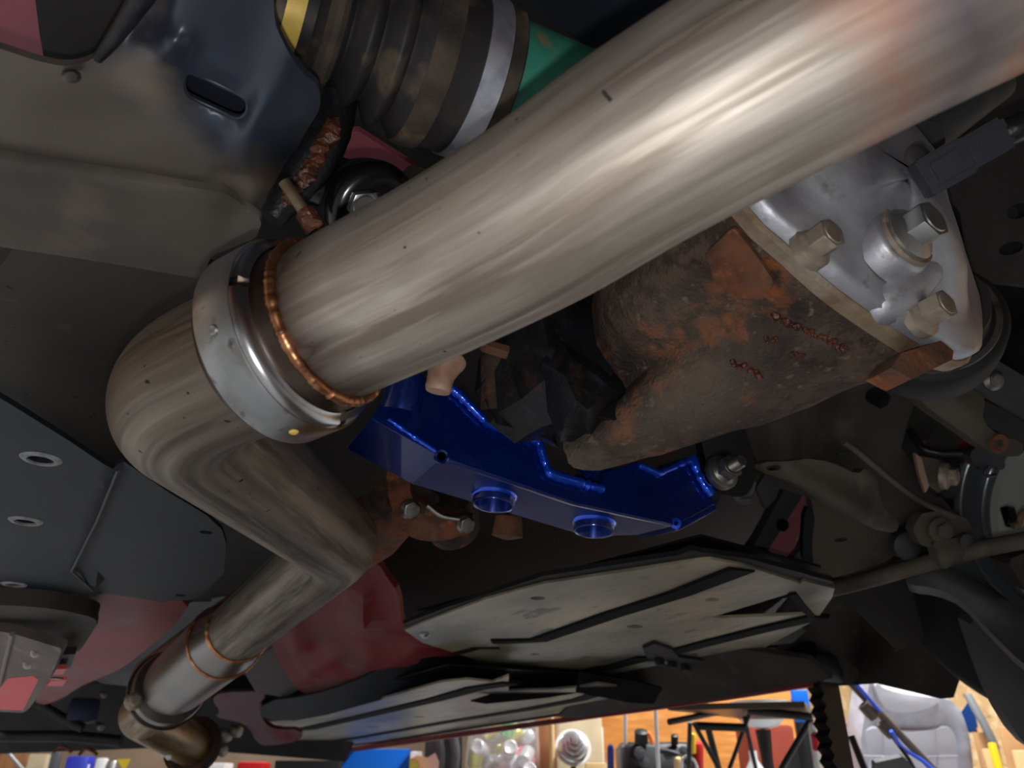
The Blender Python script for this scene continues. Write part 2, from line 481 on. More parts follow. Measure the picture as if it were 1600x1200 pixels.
MT['clamp_ch'] = M('clamp_channel', (172, 172, 174), .24, 1, [((120, 92, 70), 45, .55, .8)])
MT['weld'] = M('copper_weld', (168, 116, 82), .38, 1, [((200, 160, 120), 90, .5, .7), ((90, 60, 45), 50, .5, .8)])
MT['flange'] = M('browned_flange', (88, 76, 68), .38, 1, [((56, 46, 42), 40, .4, .7), ((120, 106, 96), 25, .55, .8)])
MT['rust'] = M('rust', (112, 66, 42), .85, .0, [((60, 36, 26), 60, .4, .65), ((150, 92, 55), 110, .55, .75), ((75, 62, 52), 18, .52, .7)], bump=(240, .6, .002))
MT['rust_dark'] = M('dark_rust', (62, 47, 38), .8, .2, [((30, 26, 24), 35, .42, .6), ((112, 62, 38), 55, .58, .72)], bump=(180, .6, .003))
MT['cast_iron'] = M('rusty_cast_iron', (82, 68, 56), .78, .2, [((44, 38, 36), 18, .47, .58), ((126, 72, 42), 26, .54, .64), ((56, 42, 36), 90, .46, .60), ((112, 98, 86), 150, .60, .70), ((112, 100, 84), 8, .58, .8)], bump=(340, .9, .003), spots=[((104, 92, 80), on(1050, 670, 1, .33), .03, .10, .06, None)])
MT['cast_black'] = M('black_painted_casting', (30, 31, 36), .42, .3, [((18, 18, 20), 18, .45, .6), ((48, 50, 62), 90, .55, .75), ((80, 55, 40), 26, .66, .78)], bump=(420, .4, .0015))
MT['alu'] = M('cast_aluminium', (184, 186, 194), .46, .75, [((126, 128, 138), 16, .45, .7), ((196, 198, 204), 34, .52, .75), ((150, 128, 106), 10, .62, .8), ((110, 98, 88), 70, .62, .78)], bump=(150, .22, .0015))
MT['alu_edge'] = M('stained_aluminium_edge', (150, 132, 112), .6, .5, [((110, 88, 68), 40, .45, .65), ((165, 158, 150), 22, .52, .7)], bump=(200, .4, .002))
MT['bolt_tan'] = M('corroded_bolt', (158, 146, 132), .55, .6, [((130, 108, 88), 60, .45, .7), ((190, 182, 172), 110, .55, .75)], bump=(220, .35, .001))
MT['bolt_zinc'] = M('zinc_bolt', (176, 178, 178), .36, .9, [((140, 138, 134), 60, .5, .7)], bump=(200, .12, .0006))
MT['bolt_grey'] = M('grey_bolt', (128, 126, 122), .42, .9, [((92, 82, 74), 70, .48, .7)], bump=(200, .2, .0008))
MT['blue'] = M('blue_metallic_paint', (0, 42, 122), .30, .55, [((10, 84, 215), 900, .62, .70, 0), ((0, 26, 100), 6, .4, .7)], coat=.8)
MT['blue_weld'] = M('blue_painted_weld', (0, 72, 215), .16, .6, coat=.8)
MT['boot'] = M('boot_rubber', (32, 30, 31), .62, 0, [((106, 90, 70), 22, .56, .68), ((50, 45, 42), 60, .5, .7)], bump=(150, .2, .001))
MT['boot_dirty'] = M('muddy_rubber', (70, 60, 50), .85, 0, [((32, 29, 28), 26, .45, .6), ((112, 96, 74), 40, .55, .72)], bump=(200, .5, .002))
MT['band'] = M('crimp_band', (206, 212, 224), .42, .9, [((140, 146, 160), 50, .5, .7)], bump=(150, .1, .0005))
MT['yellow'] = M('yellowed_band', (206, 176, 88), .5, .2, [((150, 120, 60), 40, .55, .75)])
MT['green'] = M('green_paint', (52, 132, 112), .6, .1, [((36, 106, 92), 18, .45, .7), ((136, 112, 74), 34, .55, .62), ((96, 78, 52), 70, .60, .68)], bump=(160, .15, .001))
MT['steel_blue'] = M('black_coated_steel', (48, 55, 68), .36, .35, [((36, 40, 48), 12, .4, .7), ((92, 82, 72), 60, .66, .8)], bump=(90, .06, .001))
MT['muddy_steel'] = M('muddy_panel', (84, 78, 71), .8, .05, [((60, 57, 54), 8, .42, .66), ((106, 94, 82), 18, .55, .75), ((44, 42, 42), 5, .56, .72)], bump=(160, .25, .001))
MT['tank'] = M('dusty_tank_skin', (60, 57, 53), .72, .05, [((42, 40, 39), 7, .42, .66), ((84, 78, 70), 30, .60, .8), ((18, 17, 17), 75, .68, .70, 2)], bump=(140, .15, .001))
MT['plastic'] = M('black_plastic', (22, 28, 35), .5, 0, [((31, 37, 44), 6, .45, .7), ((60, 62, 65), 120, .70, .8)], bump=(200, .08, .0006), spec=.22)
MT['plastic_fold'] = M('folded_plastic_edge', (62, 65, 68), .6)
MT['plastic_edge'] = M('scuffed_plastic', (128, 130, 132), .6, 0, [((50, 52, 55), 80, .45, .65)])
MT['panel_dirt'] = M('dusty_undertray', (130, 124, 106), .36, 0, [((84, 82, 74), 9, .46, .60), ((164, 154, 126), 7, .52, .64), ((120, 100, 78), 15, .60, .72), ((44, 42, 40), 26, .64, .68, 8), ((92, 88, 80), 60, .58, .70)], bump=(90, .06, .001), stretch=(1, .35, 1))
MT['panel_dark'] = M('undertray_plastic', (24, 25, 27), .55, 0, [((38, 38, 38), 14, .5, .75)], bump=(120, .06, .0006), spec=.2)
MT['rib_dark'] = M('moulded_rib', (17, 17, 19), .8, 0, [((28, 28, 28), 30, .55, .75)], spec=.12)
MT['red'] = M('red_body_paint', (128, 38, 46), .48, 0, [((96, 32, 38), 5, .45, .7), ((112, 66, 68), 8, .52, .70), ((120, 92, 90), 20, .6, .75)], spec=.35)
MT['red_pink'] = M('dusty_red_paint', (140, 72, 84), .5, 0, [((120, 58, 70), 9, .45, .7), ((150, 120, 118), 16, .58, .8)])
MT['red_bright'] = M('bright_red_paint', (205, 66, 74), .4, 0, [((170, 110, 100), 24, .6, .8)])
MT['sealer'] = M('grey_sealer', (86, 83, 85), .6, 0, [((96, 92, 94), 9, .45, .7)])
MT['dark'] = M('dark_underbody', (40, 38, 37), .7, 0, [((28, 27, 27), 7, .42, .66), ((60, 54, 48), 20, .58, .8)], bump=(120, .2, .001))
MT['dark_brown'] = M('dusty_dark_steel', (58, 52, 47), .7, .1, [((40, 36, 34), 8, .42, .66), ((82, 74, 64), 24, .58, .8)], bump=(120, .25, .001))
MT['arm'] = M('dusty_arm', (84, 78, 68), .7, .1, [((58, 54, 49), 9, .42, .66), ((112, 104, 88), 26, .58, .8)], bump=(140, .25, .001))
MT['arm_blue'] = M('black_arm', (60, 62, 65), .55, .2, [((42, 43, 46), 9, .42, .66), ((92, 82, 70), 20, .6, .8)], bump=(120, .2, .001))
MT['rubber'] = M('rubber', (22, 22, 23), .7, 0, [((36, 35, 34), 20, .5, .75)], bump=(90, .15, .001))
MT['tyre'] = M('tyre_rubber', (20, 21, 24), .75, 0, [((34, 34, 36), 15, .5, .75)], bump=(60, .2, .001))
MT['rim'] = M('wheel_paint', (214, 220, 212), .42, .1, [((196, 203, 195), 6, .42, .7)])
MT['rim_dark'] = M('wheel_barrel', (120, 128, 138), .3, .5)
MT['chrome'] = M('bright_lip', (205, 208, 215), .2, .9)
MT['black_gloss'] = M('black_gloss', (16, 16, 18), .18, 0)
MT['connector'] = M('connector_plastic', (36, 38, 46), .42, 0, [((54, 54, 60), 60, .55, .75)])
MT['loom'] = M('wiring_loom', (24, 24, 28), .34, 0, [((60, 58, 60), 90, .66, .76)], bump=(200, .3, .002))
MT['grey_skirt'] = M('grey_underseal', (96, 100, 104), .6, 0, [((74, 78, 82), 9, .45, .7)])
MT['engine'] = M('engine_dark', (30, 31, 34), .5, .2, [((20, 20, 22), 20, .45, .65), ((56, 54, 52), 40, .6, .78)], bump=(60, .3, .002))

# ================================================================== the garage
FLOOR_Z = 0.0
M_floor = M('concrete', (184, 185, 186), .8, 0, [((163, 164, 165), 3, .4, .7), ((194, 195, 196), 9, .5, .8)])
M_wall = M('bare_board_wall', (128, 108, 88), .8, 0, [((100, 84, 70), 2, .4, .7)])
M_osb = M('strand_board', (214, 178, 128), .75, 0, [((236, 206, 160), 16, .5, .62), ((170, 126, 80), 26, .58, .7), ((150, 100, 62), 44, .64, .74)], stretch=(1, 1, 1))
M_ceil = M('ceiling_white', (205, 203, 198), .9)
def wall(name, c, size, mat): return box(name, c, size, mat, None, 0, kind='structure')
wall('floor', (1.0, 1.2, -.05), (8.4, 11.2, .1), M_floor)
wall('ceiling', (1.0, 1.2, 2.65), (8.4, 11.2, .1), M_ceil)
wall('wall_front', (1.0, 6.75, 1.3), (8.4, .1, 2.7), M_wall)
wall('wall_back', (1.0, -4.05, 1.3), (8.4, .1, 2.7), M_wall)
wall('wall_left', (-3.05, 1.2, 1.3), (.1, 11.2, 2.7), M_wall)
wall('wall_right', (4.55, 1.2, 1.3), (.1, 11.2, 2.7), M_osb)

# ================================================================== body shell
CL = .345                                        # car centre line (metres right of the lens)
body = thing('car_shell', 'red car body shell overhead with dark floor pan and dark red sill', 'car body', (CL, 1.4, CAM_H + .13))
box('floor_pan', (CL, 1.35, CAM_H + .66), (1.62, 5.0, .06), MT['dark'], body, .01)
for sx, nm in ((-1, 'side_panel'), (1, 'side_panel')):
    box(nm, (CL + sx * .86, 1.35, CAM_H + .72), (.06, 4.9, .5), MT['red'], body, .02)
box('rear_bumper', (CL, -1.05, CAM_H + .62), (1.7, .10, .5), MT['red'], body, .03)
box('front_bumper', (CL, 4.1, CAM_H + .42), (1.7, .10, .45), MT['dark'], body, .03)

# dark sill with painted lower edge, running away to the left
sheet('sill_inner', [(1000, 1020), (1130, 1010), (1262, 1030), (1300, 1060), (1262, 1068), (1100, 1094), (900, 1122), (870, 1120), (940, 1060)],
      P3(on(1262, 1066, 0, 1.08), on(900, 1120, 0, 1.08), on(1130, 1010, 0, .98)), MT['dark_brown'], .01, step=50, parent=body)
sheet('sill_edge', [(1262, 1064), (1264, 1073), (1150, 1091), (900, 1126), (640, 1162), (480, 1184), (478, 1177), (640, 1154), (900, 1118), (1100, 1087)],
      PX(1.10), MT['red'], .012, step=60, parent=body)

# red floor of the left side and tunnel
sheet('red_floor', chaikin([(95, 900), (170, 900), (225, 920), (300, 940), (275, 975), (235, 1010), (190, 1045), (150, 1062), (120, 1075), (100, 1090), (60, 1105), (50, 1080), (80, 1000)], 1),
      BUMP(PZ(.225), [(200, 1000, 90, 12, -35, .012), (215, 985, 70, 6, -38, -.01)]), MT['red'], .004, step=12, parent=body)
sheet('tunnel_side', chaikin([(420, 965), (455, 930), (500, 930), (545, 900), (560, 880), (590, 878), (606, 905), (622, 925), (628, 980), (650, 1000), (722, 1010), (722, 1026), (660, 1026), (650, 1040), (585, 1046), (560, 1060), (500, 1090), (465, 1080), (440, 1045), (425, 1010)], 1),
      BUMP(TPS([(420, 965, 1.65), (560, 880, 1.35), (625, 930, 1.3), (650, 1010, 1.45), (722, 1018, 1.5), (500, 1090, 1.9), (440, 1045, 1.85), (560, 980, 1.5)]),
           [(563, 955, 16, 70, -12, .05), (505, 1045, 44, 18, -42, .045), (606, 935, 18, 50, -15, -.03), (600, 988, 50, 12, 12, .035), (465, 1005, 16, 50, -25, .035), (545, 1010, 40, 16, 0, -.025)]), MT['red'], .012, step=14, parent=body)
sheet('tunnel_gusset', [(375, 1040), (430, 1010), (470, 1075), (445, 1090), (400, 1082)], PF(1.95), MT['sealer'], .01, step=40, parent=body)
sheet('front_crossrail', chaikin([(330, 1092), (345, 1082), (410, 1080), (414, 1092), (402, 1098), (412, 1130), (430, 1140), (470, 1140), (470, 1158), (420, 1166), (402, 1162), (388, 1135), (372, 1128), (335, 1120), (345, 1112)], 1),
      PF(2.1), M('pinkish_rail', (104, 84, 92), .5, 0, [((112, 46, 56), 14, .5, .66)]), .02, step=30, parent=body)
sheet('red_gap_panel', [(505, 268), (535, 208), (560, 205), (650, 262), (640, 300), (560, 300)], PZ(.50), MT['red_pink'], .006, parent=body)
sheet('red_wheelarch', [(-20, -20), (60, -20), (75, 60), (70, 90), (-20, 80)], PZ(.46), MT['red_pink'], .006, parent=body)
sheet('red_rail', [(1236, 900), (1160, 892), (1230, 800), (1250, 770), (1268, 764), (1266, 800), (1245, 840)], PF(1.18), MT['red_pink'], .01, parent=body)
sheet('red_inner_arch', [(1412, 680), (1432, 625), (1475, 660), (1440, 700)], PF(1.02), MT['red'], .01, parent=body)
sheet('grey_floor_seal', [(128, 1052), (180, 1020), (235, 985), (300, 940), (360, 930), (350, 990), (262, 1060), (228, 1075), (160, 1068)], PF(2.3), MT['grey_skirt'], .02, step=40, parent=body)
# dark floor ahead of the axle, above everything that hangs there
sheet('tunnel_shield', [(420, 560), (700, 500), (1000, 560), (1330, 560), (1500, 640), (1480, 960), (1300, 1010), (1000, 1010), (640, 1010), (560, 880), (470, 760)], PZ(.40), MT['dark'], .006, step=120, parent=body)
sheet('wheelhouse', [(1270, 890), (1440, 870), (1520, 1000), (1490, 1090), (1470, 1092), (1370, 1068), (1260, 1075), (1190, 1040), (1210, 960)],
      BUMP(TPS([(1270, 890, 1.25), (1440, 870, 1.2), (1480, 1085, 1.2), (1260, 1075, 1.45), (1190, 1040, 1.5), (1360, 980, 1.35)]), [(1340, 1000, 16, 60, -10, -.04), (1400, 960, 20, 60, 0, .03)]), MT['dark_brown'], .012, step=28, parent=body)
sheet('splash_guard', rnd([(1262, 905), (1380, 905), (1420, 900), (1445, 1000), (1395, 1020), (1400, 1012), (1345, 960)], 8), PF(1.16), MT['dark'], .012, step=40, parent=body)

# engine bay shapes at the far front
eng = thing('engine_underside', 'dark engine and front suspension shapes above the far floor', 'engine', at(180, 1170, 2.9))
sheet('sump', [(-20, 1095), (70, 1112), (130, 1070), (230, 1068), (330, 1090), (520, 1120), (540, 1190), (260, 1168), (0, 1178), (-20, 1176)], PF(2.95), MT['engine'], .25, step=50, parent=eng)
tube('control_arm', [at(60, 1098, 2.7), at(95, 1120, 2.7), at(130, 1138, 2.7)], .016, MT['engine'], 12, eng)
tube('control_arm', [at(-5, 1150, 2.7), at(110, 1150, 2.75), at(190, 1158, 2.75)], .02, MT['engine'], 12, eng)
box('gearbox_pan', at(130, 1110, 2.75), (.10, .12, .08), M('blue_black_part', (30, 36, 62), .4, .3), eng, .02)
for (x, y, r) in ((160, 1085, .010), (200, 1090, .011), (156, 1135, .012), (352, 1148, .022), (368, 1142, .02), (330, 1160, .018), (345, 1172, .02)):
    lathe('fitting', [(0, -.02), (r, -.02), (r, .02), (r * .7, .024), (0, .024)], at(x, y, 2.72), (.3, -1, -.2), MT['bolt_grey'], 16, eng)
for (x, y) in ((100, 1172), (140, 1176)):
    tube('bracket_lip', spline([at(x - 16, y + 3, 2.7), at(x - 6, y - 6, 2.7), at(x + 6, y - 2, 2.7), at(x + 12, y + 4, 2.7)], 4), .006, MT['rust'], 8, eng)

# ================================================================== rear axle: left drive shaft and boot
A0, B0 = on(455, 12, 1, .305), on(732, 122, 1, .305)
AX = (B0 - A0).normalized()
axle = thing('drive_shaft', 'left drive shaft with ribbed black rubber boot and green inner joint', 'drive shaft', B0)
lathe('joint_cup', [(0, .012), (.0435, .012), (.0435, .10), (.050, .11), (.050, .18), (0, .18)], B0, AX, MT['green'], 56, axle, label='green painted joint cup')
lathe('rubber_boot', [(.018, -.118), (.023, -.116), (.0232, -.095), (.026, -.0935), (.035, -.087), (.0352, -.084), (.028, -.077), (.0285, -.0755), (.041, -.069), (.0412, -.0665), (.034, -.061), (.0345, -.0595),
                      (.0465, -.053), (.0468, -.0505), (.0405, -.045), (.0415, -.043), (.0495, -.036), (.0505, -.030), (.0495, -.022), (.0478, -.018), (.0475, -.007), (.0475, .009), (.0488, .010), (.0488, .0155), (.0435, .017), (.042, .02)],
      B0, AX, MT['boot'], 64, axle, smooth=60)
lathe('mud_ring', [(.0497, -.0365), (.0510, -.0335), (.0512, -.029), (.0502, -.0225), (.0488, -.0215), (.0488, -.0365)], B0, AX, MT['boot_dirty'], 64, axle, closed=True, label='dried mud on the widest boot fold')
lathe('mud_ring', [(.0330, -.0905), (.0362, -.0870), (.0364, -.0838), (.0335, -.0805), (.0325, -.0805), (.032, -.0905)], B0, AX, MT['boot_dirty'], 48, axle, closed=True)
big = lathe('clamp_band', [(.0476, -.0065), (.0488, -.0065), (.0488, .0070), (.0476, .0070)], B0, AX, MT['band'], 64, axle, closed=True, label='wide silver crimp band')
lathe('lip', [(.0478, .0072), (.0494, .0085), (.0494, .0150), (.0478, .0165)], B0, AX, MT['boot_dirty'], 64, axle, closed=True)
lathe('clamp_band', [(.0232, -.111), (.0246, -.111), (.0246, -.101), (.0232, -.101)], B0, AX, MT['yellow'], 40, axle, closed=True, label='narrow yellow crimp band')
lathe('dimple', [(0, 0), (.007, 0), (.006, .0012), (.003, .0004), (0, 0)], B0 + AX * .045 + (CAM - B0).normalized().cross(AX).cross(AX) * -.0436, (CAM - B0 - AX * .045).normalized(), MT['cast_black'], 20, axle)
tube('shaft', [B0 - AX * .115, B0 - AX * .60], .0135, MT['rust_dark'], 20, axle)

# ================================================================== rear subframe, left side (slotted pressed steel)
sub = thing('rear_subframe', 'black pressed steel subframe arm with rounded slot and muddy underside', 'subframe', at(300, 300, .45))
fz = PZ(.305)
slot = rnd([(291, 112), (386, 156), (388, 178), (372, 190), (290, 152), (285, 132)], 16, 5)
blue_f = BUMP(fz, [(398, 188, 22, 46, 22, .011), (268, 72, 26, 26, 0, .012), (340, 150, 70, 36, 24, -.011), (455, 90, 40, 100, 15, .010), (455, 270, 34, 70, 30, -.035), (225, 10, 34, 60, 30, -.02),
                   (300, 225, 90, 40, 20, .004), (150, 190, 120, 50, 10, -.006), (365, 300, 30, 30, 0, -.01)])
MT['sub_steel'] = M('black_steel_with_mud', (50, 57, 70), .36, .3, [((38, 42, 50), 12, .4, .7), ((92, 84, 76), 70, .68, .8)], bump=(90, .06, .001),
                    spots=[((88, 81, 74), fz(70, 190), .045, .085, .05, .8), ((84, 77, 70), fz(330, 285), .018, .045, .05, .8), ((86, 79, 72), fz(210, 235), .022, .055, .05, .8), ((112, 100, 88), fz(215, 130), .002, .022, .03, .8), ((118, 106, 94), fz(360, 300), .002, .018, .03, .8)])
sheet('slotted_arm', rnd([(-90, 46), (60, 96), (100, 104), (135, 98), (175, 70), (212, 20), (235, -40), (424, -40), (430, 40), (452, 85), (476, 118), (498, 132), (502, 168), (472, 215), (442, 288), (408, 342), (388, 322), (372, 312), (350, 300), (180, 274), (-90, 231)], 14, 3), blue_f, MT['sub_steel'], .004, [slot], 9, sub, smooth=60)
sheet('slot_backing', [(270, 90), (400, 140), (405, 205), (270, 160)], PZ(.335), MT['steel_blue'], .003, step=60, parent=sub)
tube('slot_rim', [p + Vector((0, 0, .0015)) for p in [blue_f(x, y) for (x, y) in slot] + [blue_f(*slot[0])]], .0014, MT['steel_blue'], 8, sub, cap=False)
sheet('lower_lip', rnd([(-90, 232), (180, 275), (350, 301), (373, 316), (410, 346), (400, 372), (330, 400), (316, 436), (150, 408), (-90, 372)], 8), BUMP(PZ(.300), [(370, 330, 30, 30, 0, -.012), (30, 262, 90, 9, 9, .005), (200, 290, 110, 9, 9, .005), (150, 350, 200, 30, 8, -.003)]), MT['muddy_steel'], .006, step=12, parent=sub, smooth=70)
sheet('upright_web', [(50, -40), (260, -40), (200, 60), (150, 120), (72, 110), (62, 55)], PZ(.36), MT['dark'], .01, step=40, parent=sub)
tube('edge_flange', spline([at(236, -30, .335), at(210, 12, .345), at(176, 62, .358), at(152, 92, .366)], 6), [.006 - .0002 * k for k in range(19)], MT['cast_black'], 12, sub)
loft('weld_tab', [[at(x, y, d) for (x, y) in ell(111, 119, 17 * s, 12 * s, 10, 10)] for (s, d) in ((1.0, .372), (.95, .366), (.6, .363))], MT['bolt_grey'], sub)
tube('flange_edge', spline([at(538, 120, .46), at(520, 190, .455), at(490, 250, .45), at(455, 300, .445), at(425, 342, .44)], 6), [.010, .010, .010, .011, .011, .012, .012, .013, .013, .0135, .0135, .013, .013, .0125, .012, .012, .011, .011, .010, .010, .009, .009, .008, .008, .007], MT['cast_black'], 14, sub, label='rust blistered edge flange')
def blobs(name, line, d, r, n, mat, parent):
    mes = []
    for k in range(n):
        t = (k + .5) / n; i = min(int(t * (len(line) - 1)), len(line) - 2); f_ = t * (len(line) - 1) - i
        x = line[i][0] * (1 - f_) + line[i + 1][0] * f_ + random.uniform(-4, 4); y = line[i][1] * (1 - f_) + line[i + 1][1] * f_ + random.uniform(-4, 4)
        bm = bmesh.new(); bmesh.ops.create_icosphere(bm, subdivisions=1, radius=r * random.uniform(.6, 1.3))
        for v in bm.verts: v.co *= random.uniform(.8, 1.2)
        bmesh.ops.translate(bm, verts=bm.verts, vec=at(x, y, d if not callable(d) else d(x, y))); me = bpy.data.meshes.new('b'); bm.to_mesh(me); bm.free(); mes.append(me)
    return finish(name, join_me(mes), mat, parent, 0)
MT['rust_wet'] = M('wet_flaking_rust', (92, 52, 36), .3, .25, [((40, 26, 24), 70, .42, .6), ((150, 120, 108), 160, .62, .74)], bump=(200, .8, .003))
blobs('rust_scale', [(522, 195), (495, 245), (468, 290), (445, 318)], .437, .0048, 34, MT['rust_wet'], sub)
# dusty flat skin below it
tankp = sheet('fuel_tank_skin', chaikin([(-20, 380), (150, 402), (320, 432), (360, 470), (330, 560), (260, 640), (230, 760), (150, 720), (-20, 640)], 1), BUMP(PZ(.33), [(160, 660, 90, 50, 20, -.02), (240, 470, 80, 20, -30, .003)]), MT['tank'], .02, step=40,
      label='dusty dark flat fuel tank skin left of the exhaust bend', cat='fuel tank')

# bushing and bolt glimpsed above the pipe
bu = thing('link_bushing', 'glossy black link bushing with steel bolt above the exhaust clamp', 'bushing', at(570, 310, .47))
axb = (at(600, 330, .45) - at(560, 300, .50)).normalized()
lathe('rubber_ring', [(.012, -.03), (.023, -.03), (.028, -.02), (.030, 0), (.028, .010), (.022, .014), (.012, .012)], at(580, 326, .475), axb, MT['black_gloss'], 40, bu, closed=True, smooth=60)
bolt('bolt', at(562, 318, .465), axb, .010, MT['bolt_zinc'], bu, head=.012)
tube('link_rod', [at(480, 275, .49), at(560, 300, .49)], .018, MT['black_gloss'], 20, bu)
sheet('link_end', chaikin([(625, 275), (640, 255), (660, 262), (680, 270), (640, 300), (618, 300)], 1), PF(.50), M('tan_bracket', (96, 90, 80), .7, .1), .02, step=20, parent=bu)
# dark cross member above the green joint
sheet('cross_member', [(805, -40), (1100, -40), (1000, 60), (920, 75), (830, 10)], PZ(.47), MT['steel_blue'], .02, step=60, label='dark steel cross member above the green joint', cat='cross member')

# ================================================================== exhaust
CC = at(437, 540, .370)                                   # centre of the band clamp
DA = (at(700, 415, .330) - at(455, 530, .362)).normalized()  # axis, pointing rearwards
ex = thing('rear_exhaust_pipe', 'wide brushed stainless exhaust pipe sweeping diagonally across the top', 'exhaust pipe', CC)
PR = .038
path = [CC + DA * .032, at(570, 476, .348), at(700, 413, .330), at(850, 330, .306), at(1000, 232, .286), at(1200, 116, .266), at(1400, 8, .252), at(1600, -95, .243), at(1850, -220, .24)]
PIPE = tube('pipe', spline(path, 10), PR, MT['steel_rear'], 72, ex, smooth=80)
tube('tar_mark', [surf(942, 143, PIPE)[0], surf(955, 158, PIPE)[0]], .0007, MT['dark'], 8, ex)
lathe('flange', [(.034, .014), (.0450, .014), (.0450, .0185), (.0415, .021), (.0405, .024), (.0392, .030), (.0385, .034), (.034, .034)], CC, DA, MT['flange'], 64, ex, closed=True, smooth=50)
bead('weld_bead', ringpath(CC + DA * .0315, DA, .0389, 90), .0029, MT['weld'], ex, True, .38, .0012)
cl = thing('band_clamp', 'steel band clamp with tee bolt joining two exhaust pipes', 'pipe clamp', CC)
lathe('band', [(.0470, -.0045), (.0478, -.0048), (.0484, -.0035), (.0484, .0150), (.0478, .0162), (.0470, .0158)], CC, DA, MT['clamp'], 96, cl, closed=True)
for k in range(3):
    lathe('channel', [(.0462, .003), (.0472, .005), (.0474, .0165), (.0462, .0200), (.0436, .0208), (.0420, .0222), (.0412, .0212), (.0422, .0180), (.0452, .0150), (.0454, .003)], CC, DA, MT['clamp_ch'], 40, cl, a0=120 * k + 2, a1=120 * k + 116, closed=True, smooth=60, ref=at(540, 660, .36) - CC)
tb0, tb1 = at(444, 284, .372), at(492, 356, .372)
tbd = (tb1 - tb0).normalized()
tube('bolt_stud', [tb0, tb1 + tbd * .012], .0030, M('bronzed_stud', (112, 98, 80), .5, .7, [((84, 64, 48), 60, .5, .7)], bump=(300, .2, .001)), 18, cl)
bolt('bolt_nut', tb1 - tbd * .002, -tbd, .0050, MT['rust_wet'], cl, head=.005, flange=1.05, ref=UP)
blobs('nut_rust', [(480, 345), (498, 352)], .366, .0022, 16, MT['rust'], cl)
def band_point(px, py, out=.0005):                         # a point of the band's outer face seen at this pixel
    r = ray(px, py).normalized(); o = CAM - CC; d = r - DA * r.dot(DA); m = o - DA * o.dot(DA)
    a, b, c = d.dot(d), 2 * d.dot(m), m.dot(m) - .0485 ** 2; q = b * b - 4 * a * c
    t = (-b - math.sqrt(max(q, 0))) / (2 * a); p = CAM + r * t; rad = (p - CC) - DA * (p - CC).dot(DA)
    return p, rad.normalized()
for (x, y, rr, mt) in ((333, 515, .0024, 'clamp'), (459, 675, .0022, 'yellow')):  # the yellow disc paints the glint of a brass-like bolt
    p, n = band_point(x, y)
    lathe('rivet_and_glint', [(0, -.001), (rr, -.001), (rr, .0002), (rr * .7, .0007), (0, .0004)], p, n, MT[mt], 20, cl)

mid = thing('mid_exhaust_pipe', 'brownish stainless exhaust pipe with double bend below the band clamp', 'exhaust pipe', at(400, 760, .55))
q0, q1, q2, q3 = CC - DA * .006, None, at(532, 850, .74), at(345, 1008, 1.02)
q1 = CC - DA * .077
pm = fillet_path([q0, q1, q2, q3], [.070, .080], 22)
tube('pipe', pm, PR, MT['steel_mid'], 72, mid, smooth=80)
lathe('flange', [(.034, -.014), (.0405, -.013), (.0445, -.009), (.0455, -.004), (.034, -.004)], CC, DA, MT['flange'], 64, mid, closed=True)
D3 = (q3 - q2).normalized()
def along(px):                                             # point of the straight front run nearest this pixel column
    best = None
    for k in range(400):
        p = q2 + D3 * (k * .003); v = p - CAM; x = 800 + FPX * v.dot(RT) / v.dot(FW)
        if best is None or abs(x - px) < best[0]: best = (abs(x - px), p, k * .003)
    return best[1]
w1, w2, w3, w4 = along(374), along(352), along(268), along(250)
bead('weld_bead', ringpath(w1, D3, .0388, 60), .0028, MT['weld'], mid, True, .4, .003)
Lr = (w3 - w1).length
lathe('resonator', [(.036, 0), (.0392, 0), (.0445, (w2 - w1).length * .8), (.047, (w2 - w1).length), (.0476, (w2 - w1).length * 1.1), (.0476, Lr * .86), (.046, Lr * .93), (.041, Lr), (.036, Lr)], w1, D3, MT['steel_dull'], 64, mid, closed=True, smooth=60)
bead('weld_bead', ringpath(w1 + D3 * (w2 - w1).length * 1.02, D3, .0472, 60), .0022, MT['weld'], mid, True, .4, .003)
fp = thing('front_exhaust_pipe', 'gilded front exhaust pipe and flange ahead of the resonator', 'exhaust pipe', w4)
lathe('joint_ring', [(.040, -.010), (.054, -.010), (.056, -.004), (.056, .012), (.050, .016), (.040, .016)], w3 + D3 * .01, D3, MT['steel_dull'], 48, fp, closed=True)
lathe('flange_plate', [(.036, .012), (.060, .012), (.060, .020), (.036, .020)], w3 + D3 * .01, D3, MT['flange'], 48, fp, closed=True)
for an in (20, 200):
    u = D3.orthogonal().normalized(); pp = w3 + (u * math.cos(math.radians(an)) + D3.cross(u) * math.sin(math.radians(an))) * .056
    bolt('bolt', pp, -D3, .009, MT['bolt_tan'], fp, head=.012)
dp = [w3 + D3 * .02, w3 + D3 * .12, at(232, 1146, 1.42), at(300, 1150, 1.75)]
tube('pipe', fillet_path([w3 + D3 * .01, at(222, 1118, 1.38), at(300, 1165, 1.62)], [.055], 12), .040, MT['brass_pipe'], 40, fp)
pe = at(300, 1165, 1.62); pdv = (at(300, 1165, 1.62) - at(222, 1118, 1.38)).normalized()
lathe('outlet_flange', [(0, -.004), (.030, -.004), (.058, -.003), (.060, .006), (.050, .012), (0, .012)], pe, pdv, MT['rust_dark'], 36, fp)
for (x, y) in ((249, 1170), (258, 1176), (266, 1180), (255, 1166)):
    lathe('stud', [(0, -.01), (.006, -.01), (.006, .008), (0, .01)], at(x, y, 1.5), -FW, MT['bolt_zinc'], 12, fp)

